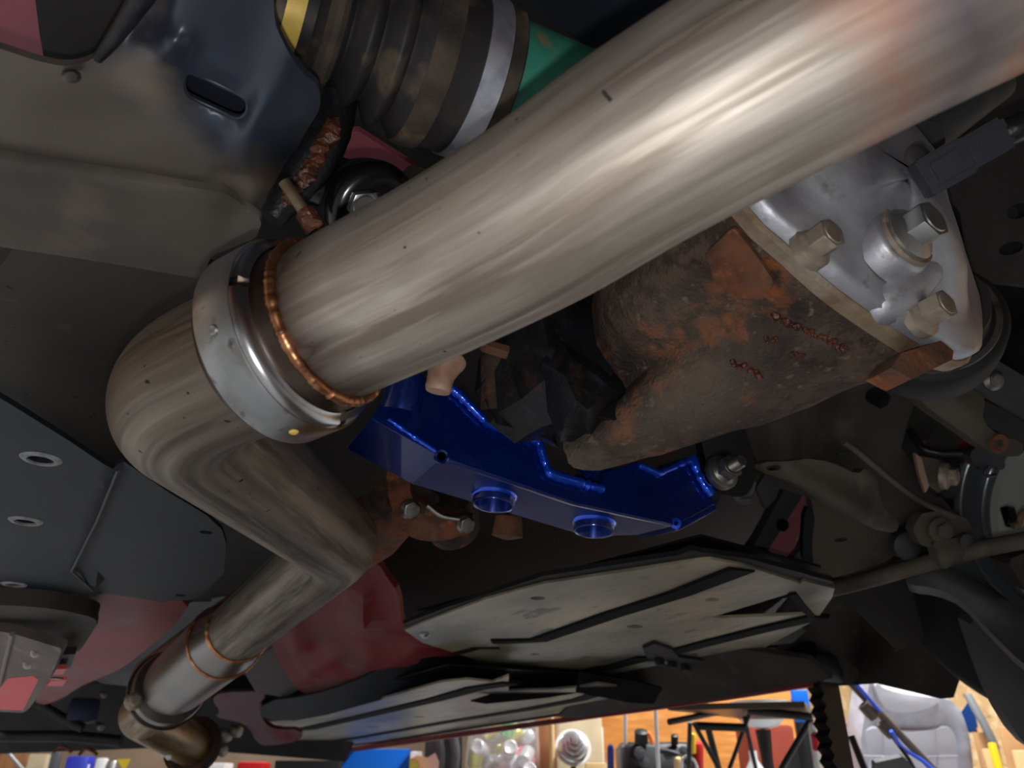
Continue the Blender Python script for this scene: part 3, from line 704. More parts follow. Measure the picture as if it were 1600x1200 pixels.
# hanger tip below the pipe
tube('exhaust_hanger', spline([at(700, 560, .40), at(690, 585, .395), at(684, 612, .392)], 5), [.010, .010, .009, .0085, .008, .0075, .007, .0068, .0068, .0070, .0062], M('pale_rusted_hanger', (150, 124, 110), .6, .2, [((120, 86, 70), 60, .45, .7)], bump=(160, .3, .001)), 18,
     label='pale rusty hanger stub poking down beneath the wide pipe', cat='hanger')

# ================================================================== differential
def sec(y, pts): return [CAM + Vector((x, y, z)) for (x, z) in pts]
S_seam = [(.27, .43), (.25, .38), (.252, .33), (.2745, .2845), (.303, .266), (.332, .250), (.365, .238), (.397, .229), (.425, .227), (.446, .240), (.457, .275), (.459, .33), (.445, .40), (.36, .45)]
S_30 = [(.28, .42), (.265, .37), (.258, .33), (.264, .29), (.284, .272), (.306, .260), (.322, .246), (.338, .234), (.37, .229), (.41, .233), (.435, .25), (.445, .30), (.435, .38), (.36, .43)]
S_36 = [(.29, .40), (.272, .36), (.258, .325), (.260, .288), (.278, .266), (.300, .256), (.296, .237), (.312, .220), (.345, .217), (.38, .222), (.40, .24), (.41, .29), (.40, .36), (.35, .41)]
S_41 = [(.30, .37), (.285, .345), (.279, .318), (.280, .285), (.290, .266), (.300, .250), (.288, .231), (.290, .209), (.315, .206), (.34, .213), (.36, .24), (.365, .28), (.36, .34), (.33, .37)]
S_45 = [(.295, .35), (.285, .335), (.280, .31), (.279, .285), (.278, .262), (.277, .242), (.276, .224), (.280, .208), (.300, .204), (.32, .215), (.335, .24), (.34, .28), (.335, .32), (.315, .345)]
S_47 = [(.295, .33), (.290, .32), (.288, .30), (.286, .285), (.286, .265), (.286, .25), (.286, .235), (.288, .225), (.300, .222), (.31, .228), (.32, .24), (.325, .28), (.32, .31), (.31, .325)]
def grow(p, k):
    cx = sum(a for a, _ in p) / len(p); cz = sum(b for _, b in p) / len(p)
    return [(cx + (a - cx) * (1 + k / math.hypot(a - cx, b - cz)), cz + (b - cz) * (1 + k / math.hypot(a - cx, b - cz))) for a, b in p]
def dense(p, n=3):
    o = []
    N = len(p)
    for i in range(N):
        a, b, c, d = [Vector(p[(i + k) % N]) for k in (-1, 0, 1, 2)]
        for k in range(n):
            t = k / n; q = .5 * ((2 * b) + (c - a) * t + (2 * a - 5 * b + 4 * c - d) * t * t + (3 * b - 3 * c + d - a) * t ** 3); o.append((q.x, q.y))
    return o
def mixs(a, b, t): return [(p[0] * (1 - t) + q[0] * t, p[1] * (1 - t) + q[1] * t) for p, q in zip(a, b)]
diff = thing('rear_differential', 'rusty cast iron rear differential with bare aluminium rear cover', 'differential', CAM + Vector((.37, .33, .20)))
keys = [(.244, S_seam), (.275, mixs(S_seam, S_30, .45)), (.30, S_30), (.33, mixs(S_30, S_36, .5)), (.36, S_36), (.385, mixs(S_36, S_41, .5)), (.41, S_41), (.43, mixs(S_41, S_45, .55)), (.45, S_45), (.466, S_47)]
HOUS = loft('housing', [sec(y, dense(s)) for y, s in keys], MT['cast_iron'], diff, smooth=50, jitter=.0006)
CFL = loft('cover_flange', [sec(y, dense(grow(S_seam, k))) for (y, k) in ((.2495, .002), (.248, .004), (.240, .0045), (.2375, .002))], MT['alu_edge'], diff, smooth=40)
cov = []
for (y, k) in ((.2385, .001), (.231, .0005), (.2275, -.003), (.2245, -.018), (.216, -.032), (.206, -.046), (.198, -.064), (.193, -.09)):
    cov.append(sec(y, dense(grow(S_seam, k))))
COV = loft('rear_cover', cov, MT['alu'], diff, smooth=60, jitter=.0004, label='grey cast aluminium rear cover')
RV = Vector((0, -1, 0))
def cover_y(px, py, y): return on(px, py, 1, y)
# bosses and bolts
def boss(px, py, r, h, sink=.014, mat='alu'):
    o, _ = surf(px, py, COV, CFL, HOUS)
    lathe('boss', [(r * 1.2, -sink), (r * 1.12, -.002), (r * 1.04, h * .7), (r * .98, h), (0, h)], o, RV, MT[mat], 36, diff, smooth=70)
    return o + RV * h
b1 = surf(1270, 386, COV, CFL, HOUS)[0] + Vector((0, .001, 0))
bolt('bolt', b1, RV, .0092, MT['bolt_tan'], diff, head=.013, flange=1.38)
b2 = boss(1412, 372, .0195, .001)
lathe('washer', [(.006, -.001), (.0190, -.001), (.0190, .0028), (.006, .0028)], b2, RV, MT['bolt_tan'], 36, diff, closed=True)
bolt('fill_plug', b2 + RV * .0028, RV, .0118, MT['bolt_zinc'], diff, head=.013, flange=1.42, fl=.003)
b3 = surf(1442, 494, COV, CFL, HOUS)[0] + Vector((0, .001, 0))
bolt('bolt', b3, RV, .0092, MT['bolt_tan'], diff, head=.014, flange=1.35)
def hump(name, pts, r, h, mat, obj=None):                  # a cast swelling along points of the surface
    P = [surf(x, y, *(obj or (COV, CFL, HOUS))) for (x, y) in pts]
    n = len(P); path = [q[0] - q[1] * (r - h) for q in P]
    path = spline(path, 5); m = len(path)
    rad = [r * (.35 + .65 * math.sin(math.pi * (k + .5) / m) ** .5) for k in range(m)]
    return finish(name, tube_me(path, rad, 18), MT[mat], diff, 80)
hump('cover_rib', [(1360, 492), (1400, 462), (1440, 436), (1480, 410)], .016, .006, 'alu')
def onbody(outline, lift=.001, *objs):
    return lambda x, y: (lambda q: q[0] + q[1] * lift)(surf(x, y, *(objs or (HOUS, CFL, COV))))
sheet('rusty_foot', [(1392, 575), (1408, 552), (1470, 532), (1490, 548), (1488, 562), (1425, 592)], P3(on(1392, 575, 1, .236), on(1480, 535, 1, .226), on(1425, 592, 1, .234)), MT['rust'], .02, step=18, parent=diff)
pad_px = rnd([(1108, 392), (1150, 352), (1168, 372), (1190, 402), (1212, 436), (1190, 462), (1160, 460), (1118, 436)], 8)
sheet('rusty_pad', pad_px, onbody(None, .004, HOUS, CFL), MT['rust'], .02, step=10, parent=diff, label='bare rusted pad beside the cover')
for nm, ln, k in (('casting_mark', [(1203, 492), (1240, 508), (1290, 528), (1322, 545)], 46), ('casting_mark', [(1140, 566), (1165, 572), (1190, 592)], 16), ('casting_mark', [(1196, 530), (1215, 528)], 7), ('casting_mark', [(1238, 552), (1262, 556)], 8)):
    blobs(nm, ln, lambda x, y: (surf(x, y, HOUS)[0] - CAM).dot(FW), .0021, k, MT['rust_wet'], diff)
# black pinion nose
NX = CAM + Vector((.300, 0, .285))
def nose(y, rx, rz, dx=0, dz=0, n=10, rot=0):
    return [CAM + Vector((.300 + dx + rx * math.cos(2 * math.pi * k / n + rot), y, .285 + dz + rz * math.sin(2 * math.pi * k / n + rot))) for k in range(n)]
loft('pinion_nose', [nose(.40, .060, .075, -.01, .01), nose(.43, .050, .066, -.022, .01, rot=.1), nose(.455, .042, .055, -.028, .006, rot=.15), nose(.475, .046, .050, -.034, .0, rot=.2), nose(.492, .040, .046, -.038, -.004, rot=.2), nose(.50, .030, .036, -.038, -.004, rot=.2)], MT['cast_black'], diff, smooth=28, jitter=.001)
loft('side_gusset', [[on(x, y, 1, yy) for (x, y) in p] for (yy, p) in ((.44, [(850, 500), (945, 545), (1015, 612), (930, 690), (875, 690), (828, 580)]), (.405, [(868, 520), (935, 565), (990, 612), (918, 668), (884, 650), (848, 568)]), (.388, [(895, 560), (930, 585), (960, 612), (918, 640), (900, 625), (882, 585)]))], MT['cast_black'], diff, smooth=25)
tube('mount_sleeve', [on(778, 550, 1, .47), on(778, 640, 1, .485)], .0135, MT['rust_dark'], 20, diff)
lathe('mount_cap', [(0, 0), (.017, 0), (.018, .006), (.014, .010), (0, .010)], on(782, 556, 1, .468), (0, -.6, .8), MT['rust'], 24, diff)
loft('mount_arm', [[on(x, y, 1, yy) for (x, y) in p] for (yy, p) in ((.50, [(752, 622), (800, 598), (850, 610), (872, 700), (842, 688), (772, 665)]), (.478, [(757, 625), (800, 604), (846, 614), (864, 690), (838, 680), (776, 660)]))], MT['cast_black'], diff, smooth=25)
tube('nose_bolt', [on(800, 575, 1, .47), on(838, 568, 1, .455)], .009, MT['cast_black'], 14, diff)
# right hand boot behind the cover
rb = thing('right_drive_boot', 'black round drive shaft boot behind the aluminium cover, right side', 'drive shaft', at(1470, 540, .60))
RBO = at(1452, 508, .60)
XA = Vector((1, 0, 0))
rbax = (Vector((.75, .66, 0))).normalized()
lathe('rubber_boot', [(.020, .05), (.040, .045), (.0515, .030), (.0535, .012), (.0535, -.006), (.050, -.010), (.020, -.010)], RBO, rbax, MT['rubber'], 56, rb, closed=True, smooth=60)
lathe('steel_ring', [(.043, -.012), (.0472, -.012), (.0478, -.011), (.0478, -.009), (.043, -.009)], RBO, rbax, MT['bolt_grey'], 56, rb, closed=True)
lathe('joint_cup', [(0, -.030), (.038, -.030), (.040, -.012), (0, -.012)], RBO, rbax, MT['dark'], 40, rb)
# speed sensor plug
sn = thing('sensor_connector', 'black electrical connector plugged in beside the large cover bolt', 'connector', at(1470, 280, .40))
c0, c1 = at(1440, 282, .412), at(1520, 236, .405)
cd = (c1 - c0).normalized(); cn = (CAM - c0).normalized(); cs = cd.cross(cn).normalized(); cn = cs.cross(cd)
def obox(name, o, ex_, ey, ez, mat, parent, bevel=.001):
    me = prism_me([(-.5, -.5), (.5, -.5), (.5, .5), (-.5, .5)], (0, 0, 0), (0, 0, 1), 1, (1, 0, 0))
    Mx = Matrix.Identity(4); Mx.col[0][:3], Mx.col[1][:3], Mx.col[2][:3], Mx.col[3][:3] = ex_, ey, ez, o
    me.transform(Mx); bm = bmesh.new(); bm.from_mesh(me); bmesh.ops.recalc_face_normals(bm, faces=bm.faces)
    bmesh.ops.bevel(bm, geom=list(bm.edges), offset=bevel, segments=2, affect='EDGES'); bm.to_mesh(me); bm.free()
    return finish(name, me, mat, parent, 35)
obox('housing', c0 + cd * .012 - cn * .012, cd * .024, cs * .021, cn * .018, MT['connector'], sn)
obox('latch', c0 + cd * .012 + cn * .006, cd * .014, cs * .011, cn * .003, MT['connector'], sn, .0006)
for s in (-1, 1): obox('rail', c0 + cd * .014 + cn * .0055 + cs * s * .008, cd * .022, cs * .002, cn * .002, MT['connector'], sn, .0004)
obox('cap', c0 + cd * .034 - cn * .010, cd * .024, cs * .018, cn * .016, MT['connector'], sn, .002)
tube('cable', spline([c0 + cd * .044, at(1560, 215, .405), at(1600, 196, .40), at(1680, 170, .40)], 8), [.0075] * 25, MT['loom'], 16, sn)
tube('side_clip', [at(1428, 240, .43), at(1450, 262, .42)], .006, MT['bolt_grey'], 14, sn)
# dark bracketry behind the connector
brk = thing('exhaust_bracket', 'dark drilled bracket plate at the right edge behind the connector', 'bracket', at(1560, 380, .60))
sheet('plate', [(1432, 180), (1640, 60), (1640, 450), (1560, 440), (1512, 430), (1500, 330), (1470, 300)], PF(.60), MT['dark'], .012, [ell(1590, 330, 18, 12, -20), ell(1580, 388, 20, 10, -15)], 50, brk)
tube('rod', [at(1450, 215, .50), at(1560, 130, .52)], .012, MT['arm_blue'], 16, brk)
sheet('rusty_tab', [(1470, 190), (1520, 195), (1515, 205), (1478, 225), (1455, 205)], PF(.52), MT['rust_dark'], .006, parent=brk)

# ================================================================== blue cross brace
br = thing('cross_brace', 'bright metallic blue welded steel cross brace under the differential', 'brace', CAM + Vector((.34, .55, .20)))
fy = PY(.520)
holeb = ell(690, 713, 10, 8, 20, 16)
plate('rear_plate', [(580, 652), (597, 628), (612, 612), (650, 604), (700, 604), (712, 612), (762, 662), (828, 678), (842, 688), (852, 728), (862, 738), (938, 760), (943, 738), (995, 722), (1026, 736), (1086, 712), (1098, 745), (1112, 772), (1116, 788), (1056, 821), (900, 787), (702, 719), (676, 702), (606, 658)], fy, MT['blue'], .005, [], .0008, br)
plate('front_plate', [(590, 640), (612, 612), (700, 604), (762, 662), (828, 678), (852, 728), (938, 760), (995, 722), (1026, 736), (1086, 712), (1112, 772), (1056, 815), (900, 780), (702, 712), (606, 652)], PY(.582), MT['blue'], .004, [], .0006, br)
L1, L2, L3, L4 = fy(580, 654), fy(692, 716), fy(1056, 821), fy(1116, 789)
n_b = Vector((0, .066, .0))
def bottom_plane(A, B): return P3(A, B, A + n_b)
fm = bottom_plane(L2, L3)
tubes_px = [(772, 775), (928, 817)]
def circ(f, px, py, r, n=28):                              # a true circle on plane f -> pixel outline
    o = f(px, py); nn = (f(px + 9, py) - o).cross(f(px, py + 9) - o).normalized(); u = nn.orthogonal().normalized(); v = nn.cross(u); out = []
    for k in range(n):
        p = o + (u * math.cos(2 * math.pi * k / n) + v * math.sin(2 * math.pi * k / n)) * r - CAM
        out.append((800 + FPX * p.dot(RT) / p.dot(FW), 600 - FPX * p.dot(UP) / p.dot(FW)))
    return out, o, (nn if nn.dot(CAM - o) > 0 else -nn)
def topx(p):
    v = p - CAM; return (800 + FPX * v.dot(RT) / v.dot(FW), 600 - FPX * v.dot(UP) / v.dot(FW))
rings = [circ(fm, x, y, .0172) for (x, y) in tubes_px]
MT['blue_flat'] = M('blue_paint_underside', (16, 36, 104), .34, .3, [((60, 72, 110), 5, .5, .75)], coat=.5)
E2, E3 = L2 + n_b, L3 + n_b - Vector((.03, 0, 0))
plate('bottom_plate', [topx(L2), topx(L3), topx(L3 + Vector((-.012, .040, 0))), topx(E3 - Vector((.02, 0, 0))), topx(E2)], fm, MT['blue'], .004, [r[0] for r in rings], .0006, br)
for (_, o, nn) in rings:
    lathe('through_tube', [(.0156, -.055), (.0182, -.055), (.0182, .0075), (.0177, .0086), (.0163, .0088), (.0156, .0078)], o, nn, MT['blue'], 48, br, closed=True, smooth=50)
    lathe('weld_ring', [(.0181, -.001), (.0206, -.001), (.0195, .0016), (.0181, .0026)], o, nn, MT['blue_weld'], 48, br, closed=True, smooth=60)
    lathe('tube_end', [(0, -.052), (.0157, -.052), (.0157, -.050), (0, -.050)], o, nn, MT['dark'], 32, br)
fl = bottom_plane(L1, L2)
plate('side_plate', [topx(L1), topx(L2), topx(E2), topx(L1 + n_b)], fl, MT['blue'], .004, [], .0006, br)
fr_ = bottom_plane(L3, L4)
plate('side_plate', [topx(L3), topx(L4), topx(L4 + n_b * .6), topx(L3 + Vector((-.012, .040, 0)))], fr_, MT['blue'], .004, [], .0006, br)
lathe('drain_hole', [(.0035, -.004), (.0056, -.004), (.0062, .0018), (.0052, .003), (.0035, .002)], fy(690, 713), (fy(690, 713) - CAM).normalized() * -1, MT['blue'], 24, br, closed=True)
lathe('drain_hole_core', [(0, 0), (.0040, 0), (.0040, .0012), (0, .0014)], fy(690, 713), -(fy(690, 713) - CAM).normalized(), M('hole_dark', (6, 6, 8), 1, spec=0), 20, br)
lathe('drain_hole', [(.002, -.003), (.0045, -.003), (.0048, .0015), (.002, .002)], fy(1056, 818), -(fy(1056, 818) - CAM).normalized(), MT['blue_weld'], 20, br)
RVp = Vector((0, -.0062, 0))
bead('weld_bead', [fy(x, y) + RVp * .6 for (x, y) in ((700, 608), (714, 618), (740, 645), (762, 666), (828, 684), (838, 692), (847, 722), (853, 738), (862, 745), (938, 766))], .0042, MT['blue_weld'], br, False, .6, .0030)
bead('weld_bead', [fy(x, y) + RVp * .5 for (x, y) in ((995, 728), (1026, 742), (1080, 718))], .0034, MT['blue_weld'], br, False, .5, .0028)
bead('weld_bead', [fy(x, y) + RVp * .3 for (x, y) in ((606, 656), (640, 680), (680, 706))], .0020, MT['blue_weld'], br, False, .5, .0022)
bead('weld_bead', [fy(x, y) + RVp * .6 for (x, y) in ((1078, 716), (1084, 735), (1094, 756), (1108, 774))], .0046, MT['blue_weld'], br, False, .6, .0030)
# pivot sleeves at both ends
lb = fy(626, 628) - Vector((0, .004, 0)); lathe('sleeve', [(.010, -.010), (.0150, -.010), (.0158, -.004), (.0150, .020), (.010, .020)], lb, (.05, -.25, 1), MT['blue'], 40, br, closed=True, smooth=60)
lathe('bushing', [(0, .014), (.0105, .014), (.0135, .019), (.0140, .026), (.010, .030), (0, .030)], lb, (.05, -.25, 1), MT['rubber'], 32, br)
rbp = fy(1116, 742)
lathe('sleeve', [(.0215, -.035), (.0260, -.035), (.0260, .006), (.0215, .006)], rbp + Vector((0, .02, 0)), (.35, -.9, 0), MT['blue'], 48, br, closed=True)
lathe('bushing', [(0, -.03), (.0212, -.03), (.0212, .008), (.012, .010), (0, .010)], rbp + Vector((0, .02, 0)), (.35, -.9, 0), MT['rubber'], 40, br)
mb = thing('brace_mount', 'black mounting bracket with bolt and nut at the brace end', 'bracket', at(1140, 730, .74))
sheet('bracket', chaikin([(1092, 672), (1100, 652), (1150, 640), (1172, 690), (1182, 740), (1172, 770), (1155, 778), (1120, 770), (1108, 742)], 1), PF(.722), MT['black_gloss'], .03, step=25, parent=mb)
bax = (at(1175, 706, .70) - at(1128, 734, .735)).normalized()
lathe('washer', [(.004, -.004), (.0165, -.004), (.0165, .002), (.013, .004), (.004, .004)], at(1128, 738, .716), bax, MT['bolt_grey'], 32, mb, closed=True)
bolt('nut', at(1131, 736, .714), bax, .0118, MT['bolt_grey'], mb, head=.010, flange=1.15, stud=.014, mat2=MT['bolt_grey'])
tube('spring_clip', spline([at(1176, 752, .73), at(1168, 770, .73), at(1152, 772, .73), at(1158, 782, .73), at(1172, 780, .73)], 5), .004, MT['arm_blue'], 10, mb)

# ================================================================== propeller shaft and universal joint
ps = thing('propeller_shaft', 'rusty propeller shaft with universal joint yoke behind the blue brace', 'propeller shaft', at(640, 800, .86))
yf = BUMP(PF(.80), [(650, 800, 60, 30, 20, .012)])
sheet('yoke', chaikin([(603, 735), (616, 716), (640, 728), (641, 780), (660, 786), (676, 800), (700, 812), (736, 810), (739, 822), (728, 834), (700, 845), (660, 846), (635, 836), (618, 812), (606, 775)], 1), yf, MT['rust'], .035, step=12, parent=ps)
sheet('flange_lug', chaikin([(641, 752), (680, 768), (690, 785), (668, 788), (645, 782)], 1), PF(.83), MT['rust_dark'], .02, step=20, parent=ps)
for (x, y, r) in ((641, 796, .0088), (727, 819, .008)): bolt('bolt', at(x, y, .785), -FW + RT * .4, r, MT['bolt_grey'], ps, head=.006, flange=1.2)
tube('bearing_strap', spline([at(668, 790, .782), at(690, 806, .782), at(720, 812, .783)], 6), .0026, MT['bolt_grey'], 10, ps)
tube('cross_cap', [at(608, 770, .82), at(590, 790, .86)], .016, MT['rust_dark'], 20, ps)
lathe('bearing_cup', [(0, -.02), (.030, -.02), (.034, 0), (.030, .03), (0, .03)], at(700, 800, .86), (.5, .6, -.3), MT['rust_dark'], 32, ps)
pd = Vector((-.12, 1, -.05)).normalized(); po = at(600, 812, .90)
lathe('tube_yoke', [(0, -.07), (.020, -.07), (.030, -.03), (.040, .03), (.041, .10), (.041, 1.2), (0, 1.2)], po, pd, MT['rust'], 40, ps)
lathe('mount_stub', [(0, 0), (.014, 0), (.016, .02), (0, .024)], at(795, 808, .80), (0, .2, -1), MT['rust'], 20, ps)

# ================================================================== left plastic undertray
ut = thing('fuel_tank_guard', 'black plastic tank guard with drilled holes at the left edge', 'undertray', at(150, 850, .75))
uf = PZ(.195)
holes = [circ(uf, 64, 717, .0075, 20)[0], circ(uf, 40, 814, .0095, 20)[0], circ(uf, 22, 913, .0105, 20)[0], circ(uf, 320, 842, .0058, 16)[0], circ(uf, 280, 938, .0062, 16)[0]]
uo = [(-40, 598), (20, 634), (110, 690), (176, 735), (182, 731), (190, 733), (260, 780), (320, 815), (345, 838), (352, 860), (348, 905), (308, 944), (250, 948), (145, 932), (110, 926), (98, 945), (88, 962), (-40, 945)]
def uff(x, y):
    p = uf(x, y)
    a = (x - 182) - (y - 733) * (-70 / 172)               # right of the crease the plate steps up a little
    return p + Vector((0, 0, .006 if a > 8 else (0 if a < -8 else .006 * (a + 8) / 16))) if y < 905 or x > 150 else p
sheet('guard_plate', uo, uff, MT['plastic'], .0035, holes, 14, ut, smooth=30)
for h in holes[:3]:
    cx = sum(p[0] for p in h) / len(h); cy = sum(p[1] for p in h) / len(h)
    lathe('hole_rim', [(.0085, -.0005), (.0135, -.0003), (.0115, .0012), (.0085, .0014)], uf(cx, cy), (0, 0, -1), MT['plastic_edge'], 28, ut, closed=True)
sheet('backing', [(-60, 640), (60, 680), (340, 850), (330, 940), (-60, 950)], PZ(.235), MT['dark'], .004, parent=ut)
tube('crease', [uff(x, y) - Vector((0, 0, .001)) for (x, y) in ((182, 742), (150, 820), (112, 892))], .0013, MT['plastic_fold'], 8, ut)
tube('crease', [uff(x, y) - Vector((0, 0, .001)) for (x, y) in ((112, 892), (146, 922))], .0013, MT['plastic_fold'], 8, ut)
# rail and bracket at the lower left
rl = thing('jacking_rail', 'scraped grey chassis rail end with bright red paint patch, lower left', 'chassis rail', at(40, 1050, 1.0))
sheet('rail_cover', chaikin([(-40, 944), (60, 948), (120, 958), (148, 966), (152, 974), (134, 1004), (120, 1022), (95, 1012), (22, 1000), (-40, 985)], 1), BUMP(PZ(.175), [(60, 970, 60, 14, 8, .012), (110, 990, 10, 40, 20, -.01)]), MT['dark_brown'], .02, step=14, parent=rl, smooth=60)
rf = P3(at(0, 985, .92), at(98, 1015, .92), at(35, 1113, 1.06))
sheet('rail_end', rnd([(-40, 980), (20, 990), (98, 1014), (78, 1060), (45, 1108), (36, 1114), (-40, 1110)], 6), rf, M('scraped_rail', (104, 94, 88), .6, .1, [((80, 72, 70), 14, .45, .7), ((140, 130, 122), 40, .58, .78)]), .012, step=25, parent=rl)
sheet('paint_patch', [(12, 1060), (52, 1056), (60, 1062), (36, 1110), (-30, 1108)], lambda x, y: rf(x, y) - (rf(x, y) - CAM).normalized() * .0012, MT['red_bright'], .001, step=30, parent=rl)
tube('rail_rib', [rf(20, 990) - FW * .001, rf(0, 1070) - FW * .001], .003, M('rib_grey', (128, 120, 110), .6), 8, rl)
for (x, y) in ((56, 1020), (44, 1038)): lathe('dimple', [(.001, -.001), (.006, -.001), (.004, .001), (.001, .0003)], rf(x, y), (CAM - rf(x, y)).normalized(), M('dimple_grey', (180, 172, 165), .5), 14, rl, closed=True)
sheet('side_bracket', [(105, 960), (150, 968), (152, 976), (132, 1006), (100, 1000)], PZ(.185), MT['plastic'], .01, step=30, parent=rl)
sheet('clip', [(92, 1024), (118, 1022), (110, 1044), (84, 1044)], PZ(.15), MT['plastic'], .01, parent=rl)
for (y0) in (1046, 1064): sheet('red_step', [(80, y0), (104, y0 - 1), (98, y0 + 8), (72, y0 + 8)], PZ(.138), MT['red_bright'], .006, parent=rl)
lathe('rail_hole', [(0, 0), (.010, 0), (.010, .002), (0, .002)], on(88, 1059, 2, .137), (0, 0, -1), MT['black_gloss'], 18, rl)

# ================================================================== undertrays to the right of the tunnel
tr = thing('rear_undertray', 'dusty ribbed undertray panel with triangular duct below the blue brace', 'undertray', on(950, 960, 2, .20))
tf = P3(on(640, 985, 2, .212), on(1105, 876, 2, .212), on(925, 1062, 2, .200))
def offz(f, dz): return lambda x, y: f(x, y) + Vector((0, 0, dz))
duct = [(1110, 965), (1238, 926), (1268, 960), (1130, 966)]
thole = [circ(tf, x, y, r, 16)[0] for (x, y, r) in ((840, 935, .010), (992, 979, .013), (1113, 937, .010), (836, 1022, .009), (1085, 1022, .007), (1115, 1020, .007), (1120, 1032, .008))]
to = [(632, 985), (655, 975), (760, 936), (850, 912), (1000, 890), (1095, 875), (1110, 874), (1165, 884), (1250, 912), (1256, 908), (1304, 920), (1300, 934), (1276, 968), (1150, 1036), (1095, 1072), (1045, 1072), (910, 1058), (760, 1044), (735, 1028), (660, 1004)]
tray_pl = M('tray_base', (30, 31, 33), .4)
sheet('tray_panel', to, tf, MT['panel_dirt'], .004, [duct] + thole, 40, tr)
sheet('tray_backing', [(650, 985), (1100, 880), (1290, 925), (1090, 1065), (760, 1040)], offz(tf, .03), MT['panel_dark'], .003, step=120, parent=tr)
sheet('tray_lip', [(632, 985), (850, 912), (1095, 875), (1165, 884), (1250, 911), (1256, 907), (1304, 920), (1302, 913), (1256, 900), (1168, 877), (1098, 868), (1080, 864), (1060, 872), (850, 904), (700, 952), (630, 978)], offz(tf, .003), MT['panel_dark'], .006, step=60, parent=tr)
def rib(parent, pts, f, w=.008, h=.006, mat='rib_dark', name='rib'):
    """a moulded channel rib following pts on surface f"""
    P = [f(*p) for p in pts]; rings = []
    for i, p in enumerate(P):
        d = (P[min(i + 1, len(P) - 1)] - P[max(i - 1, 0)]).normalized(); s = d.cross(Vector((0, 0, 1))).normalized()
        ww = w[i] if isinstance(w, (list, tuple)) else w
        rings.append([p + s * ww + Vector((0, 0, .004)), p + s * ww * .7 - Vector((0, 0, h)), p - s * ww * .7 - Vector((0, 0, h)), p - s * ww + Vector((0, 0, .004))])
    return loft(name, rings, MT[mat], parent, 30)
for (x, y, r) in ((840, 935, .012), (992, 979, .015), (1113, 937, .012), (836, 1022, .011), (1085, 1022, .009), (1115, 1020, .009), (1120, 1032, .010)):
    lathe('hole_shade_cup', [(r, .001), (r, .012), (0, .014), (0, .011), (r * .8, .009), (r * .86, .001)], tf(x, y) + Vector((0, 0, .003)), (0, 0, 1), MT['rib_dark'], 16, tr)  # near-black cups added behind the holes to give their shade by colour
rib(tr, [(768, 1001), (800, 1001), (842, 999), (960, 958), (1062, 926), (1160, 888)], tf, .022, .003)
rib(tr, [(1008, 1030), (1100, 1005), (1200, 980), (1280, 962)], tf, .024, .003)
rib(tr, [(908, 1050), (960, 1040), (1012, 1026)], tf, .026, .003)
rib(tr, [(715, 1020), (745, 1012), (780, 1012)], tf, [.014, .012, .010], .002)
sheet('duct_wall', [(1110, 965), (1238, 926), (1225, 940), (1140, 963)], offz(tf, .02), MT['panel_dark'], .003, parent=tr)
sheet('duct_roof', [(1105, 968), (1240, 922), (1275, 962)], offz(tf, .026), MT['plastic'], .003, step=40, parent=tr)
rib(tr, [(1238, 926), (1252, 944), (1268, 962)], tf, .006, .003)
# louvred clip block
sheet('louvre_block', [(1004, 1008), (1022, 1000), (1050, 1010), (1060, 1022), (1150, 1034), (1146, 1046), (1120, 1048), (1010, 1022)], offz(tf, -.006), MT['panel_dark'], .018, step=30, parent=tr)
for k in range(6):
    x, y = 1030 + k * 20, 1024 + k * 4.6
    box('louvre', tf(x, y) - Vector((0, 0, .010)), (.018, .010, .014), MT['plastic'], tr, .002, rz=.3)
for (x, y) in ((995, 1052), (1040, 1060)):
    rib(tr, [(x - 45, y + 4), (x + 20, y - 6)], tf, .016, .002)
sheet('tray_tab', [(1196, 1018), (1250, 990), (1262, 996), (1240, 1014)], offz(tf, .01), MT['panel_dark'], .012, parent=tr)
sheet('tray_tab', [(1150, 1036), (1190, 1022), (1216, 1024), (1206, 1034), (1165, 1042)], offz(tf, .012), MT['panel_dark'], .012, parent=tr)
bolt('screw', tf(664, 991) , (0, 0, -1), .006, MT['bolt_zinc'], tr, head=.003)

ft = thing('front_undertray', 'long dark ribbed undertray nearer the front along the red sill', 'undertray', on(700, 1120, 2, .16))
ff = P3(on(470, 1160, 2, .135), on(1030, 1082, 2, .165), on(690, 1078, 2, .160))
sheet('tray_panel', [(405, 1130), (470, 1122), (560, 1102), (690, 1066), (730, 1062), (770, 1066), (795, 1056), (795, 1080), (860, 1078), (905, 1074), (935, 1068), (1030, 1084), (1020, 1100), (880, 1118), (700, 1146), (560, 1164), (470, 1172), (440, 1168)], ff, MT['panel_dirt'], .004, [circ(ff, 655, 1120, .016, 16)[0], circ(ff, 582, 1136, .02, 16)[0]], 40, ft)
sheet('tray_backing', [(430, 1130), (700, 1066), (1010, 1084), (880, 1112), (480, 1166)], offz(ff, .03), MT['panel_dark'], .003, step=120, parent=ft)
rib(ft, [(410, 1144), (480, 1138), (560, 1120), (680, 1092), (745, 1074), (800, 1066)], ff, [.05, .04, .03, .028, .03, .03], .003)
rib(ft, [(440, 1168), (560, 1152), (700, 1127), (820, 1108), (905, 1092), (930, 1084)], ff, .024, .003)
rib(ft, [(480, 1172), (600, 1158), (760, 1133), (900, 1112), (990, 1096)], ff, .020, .003)
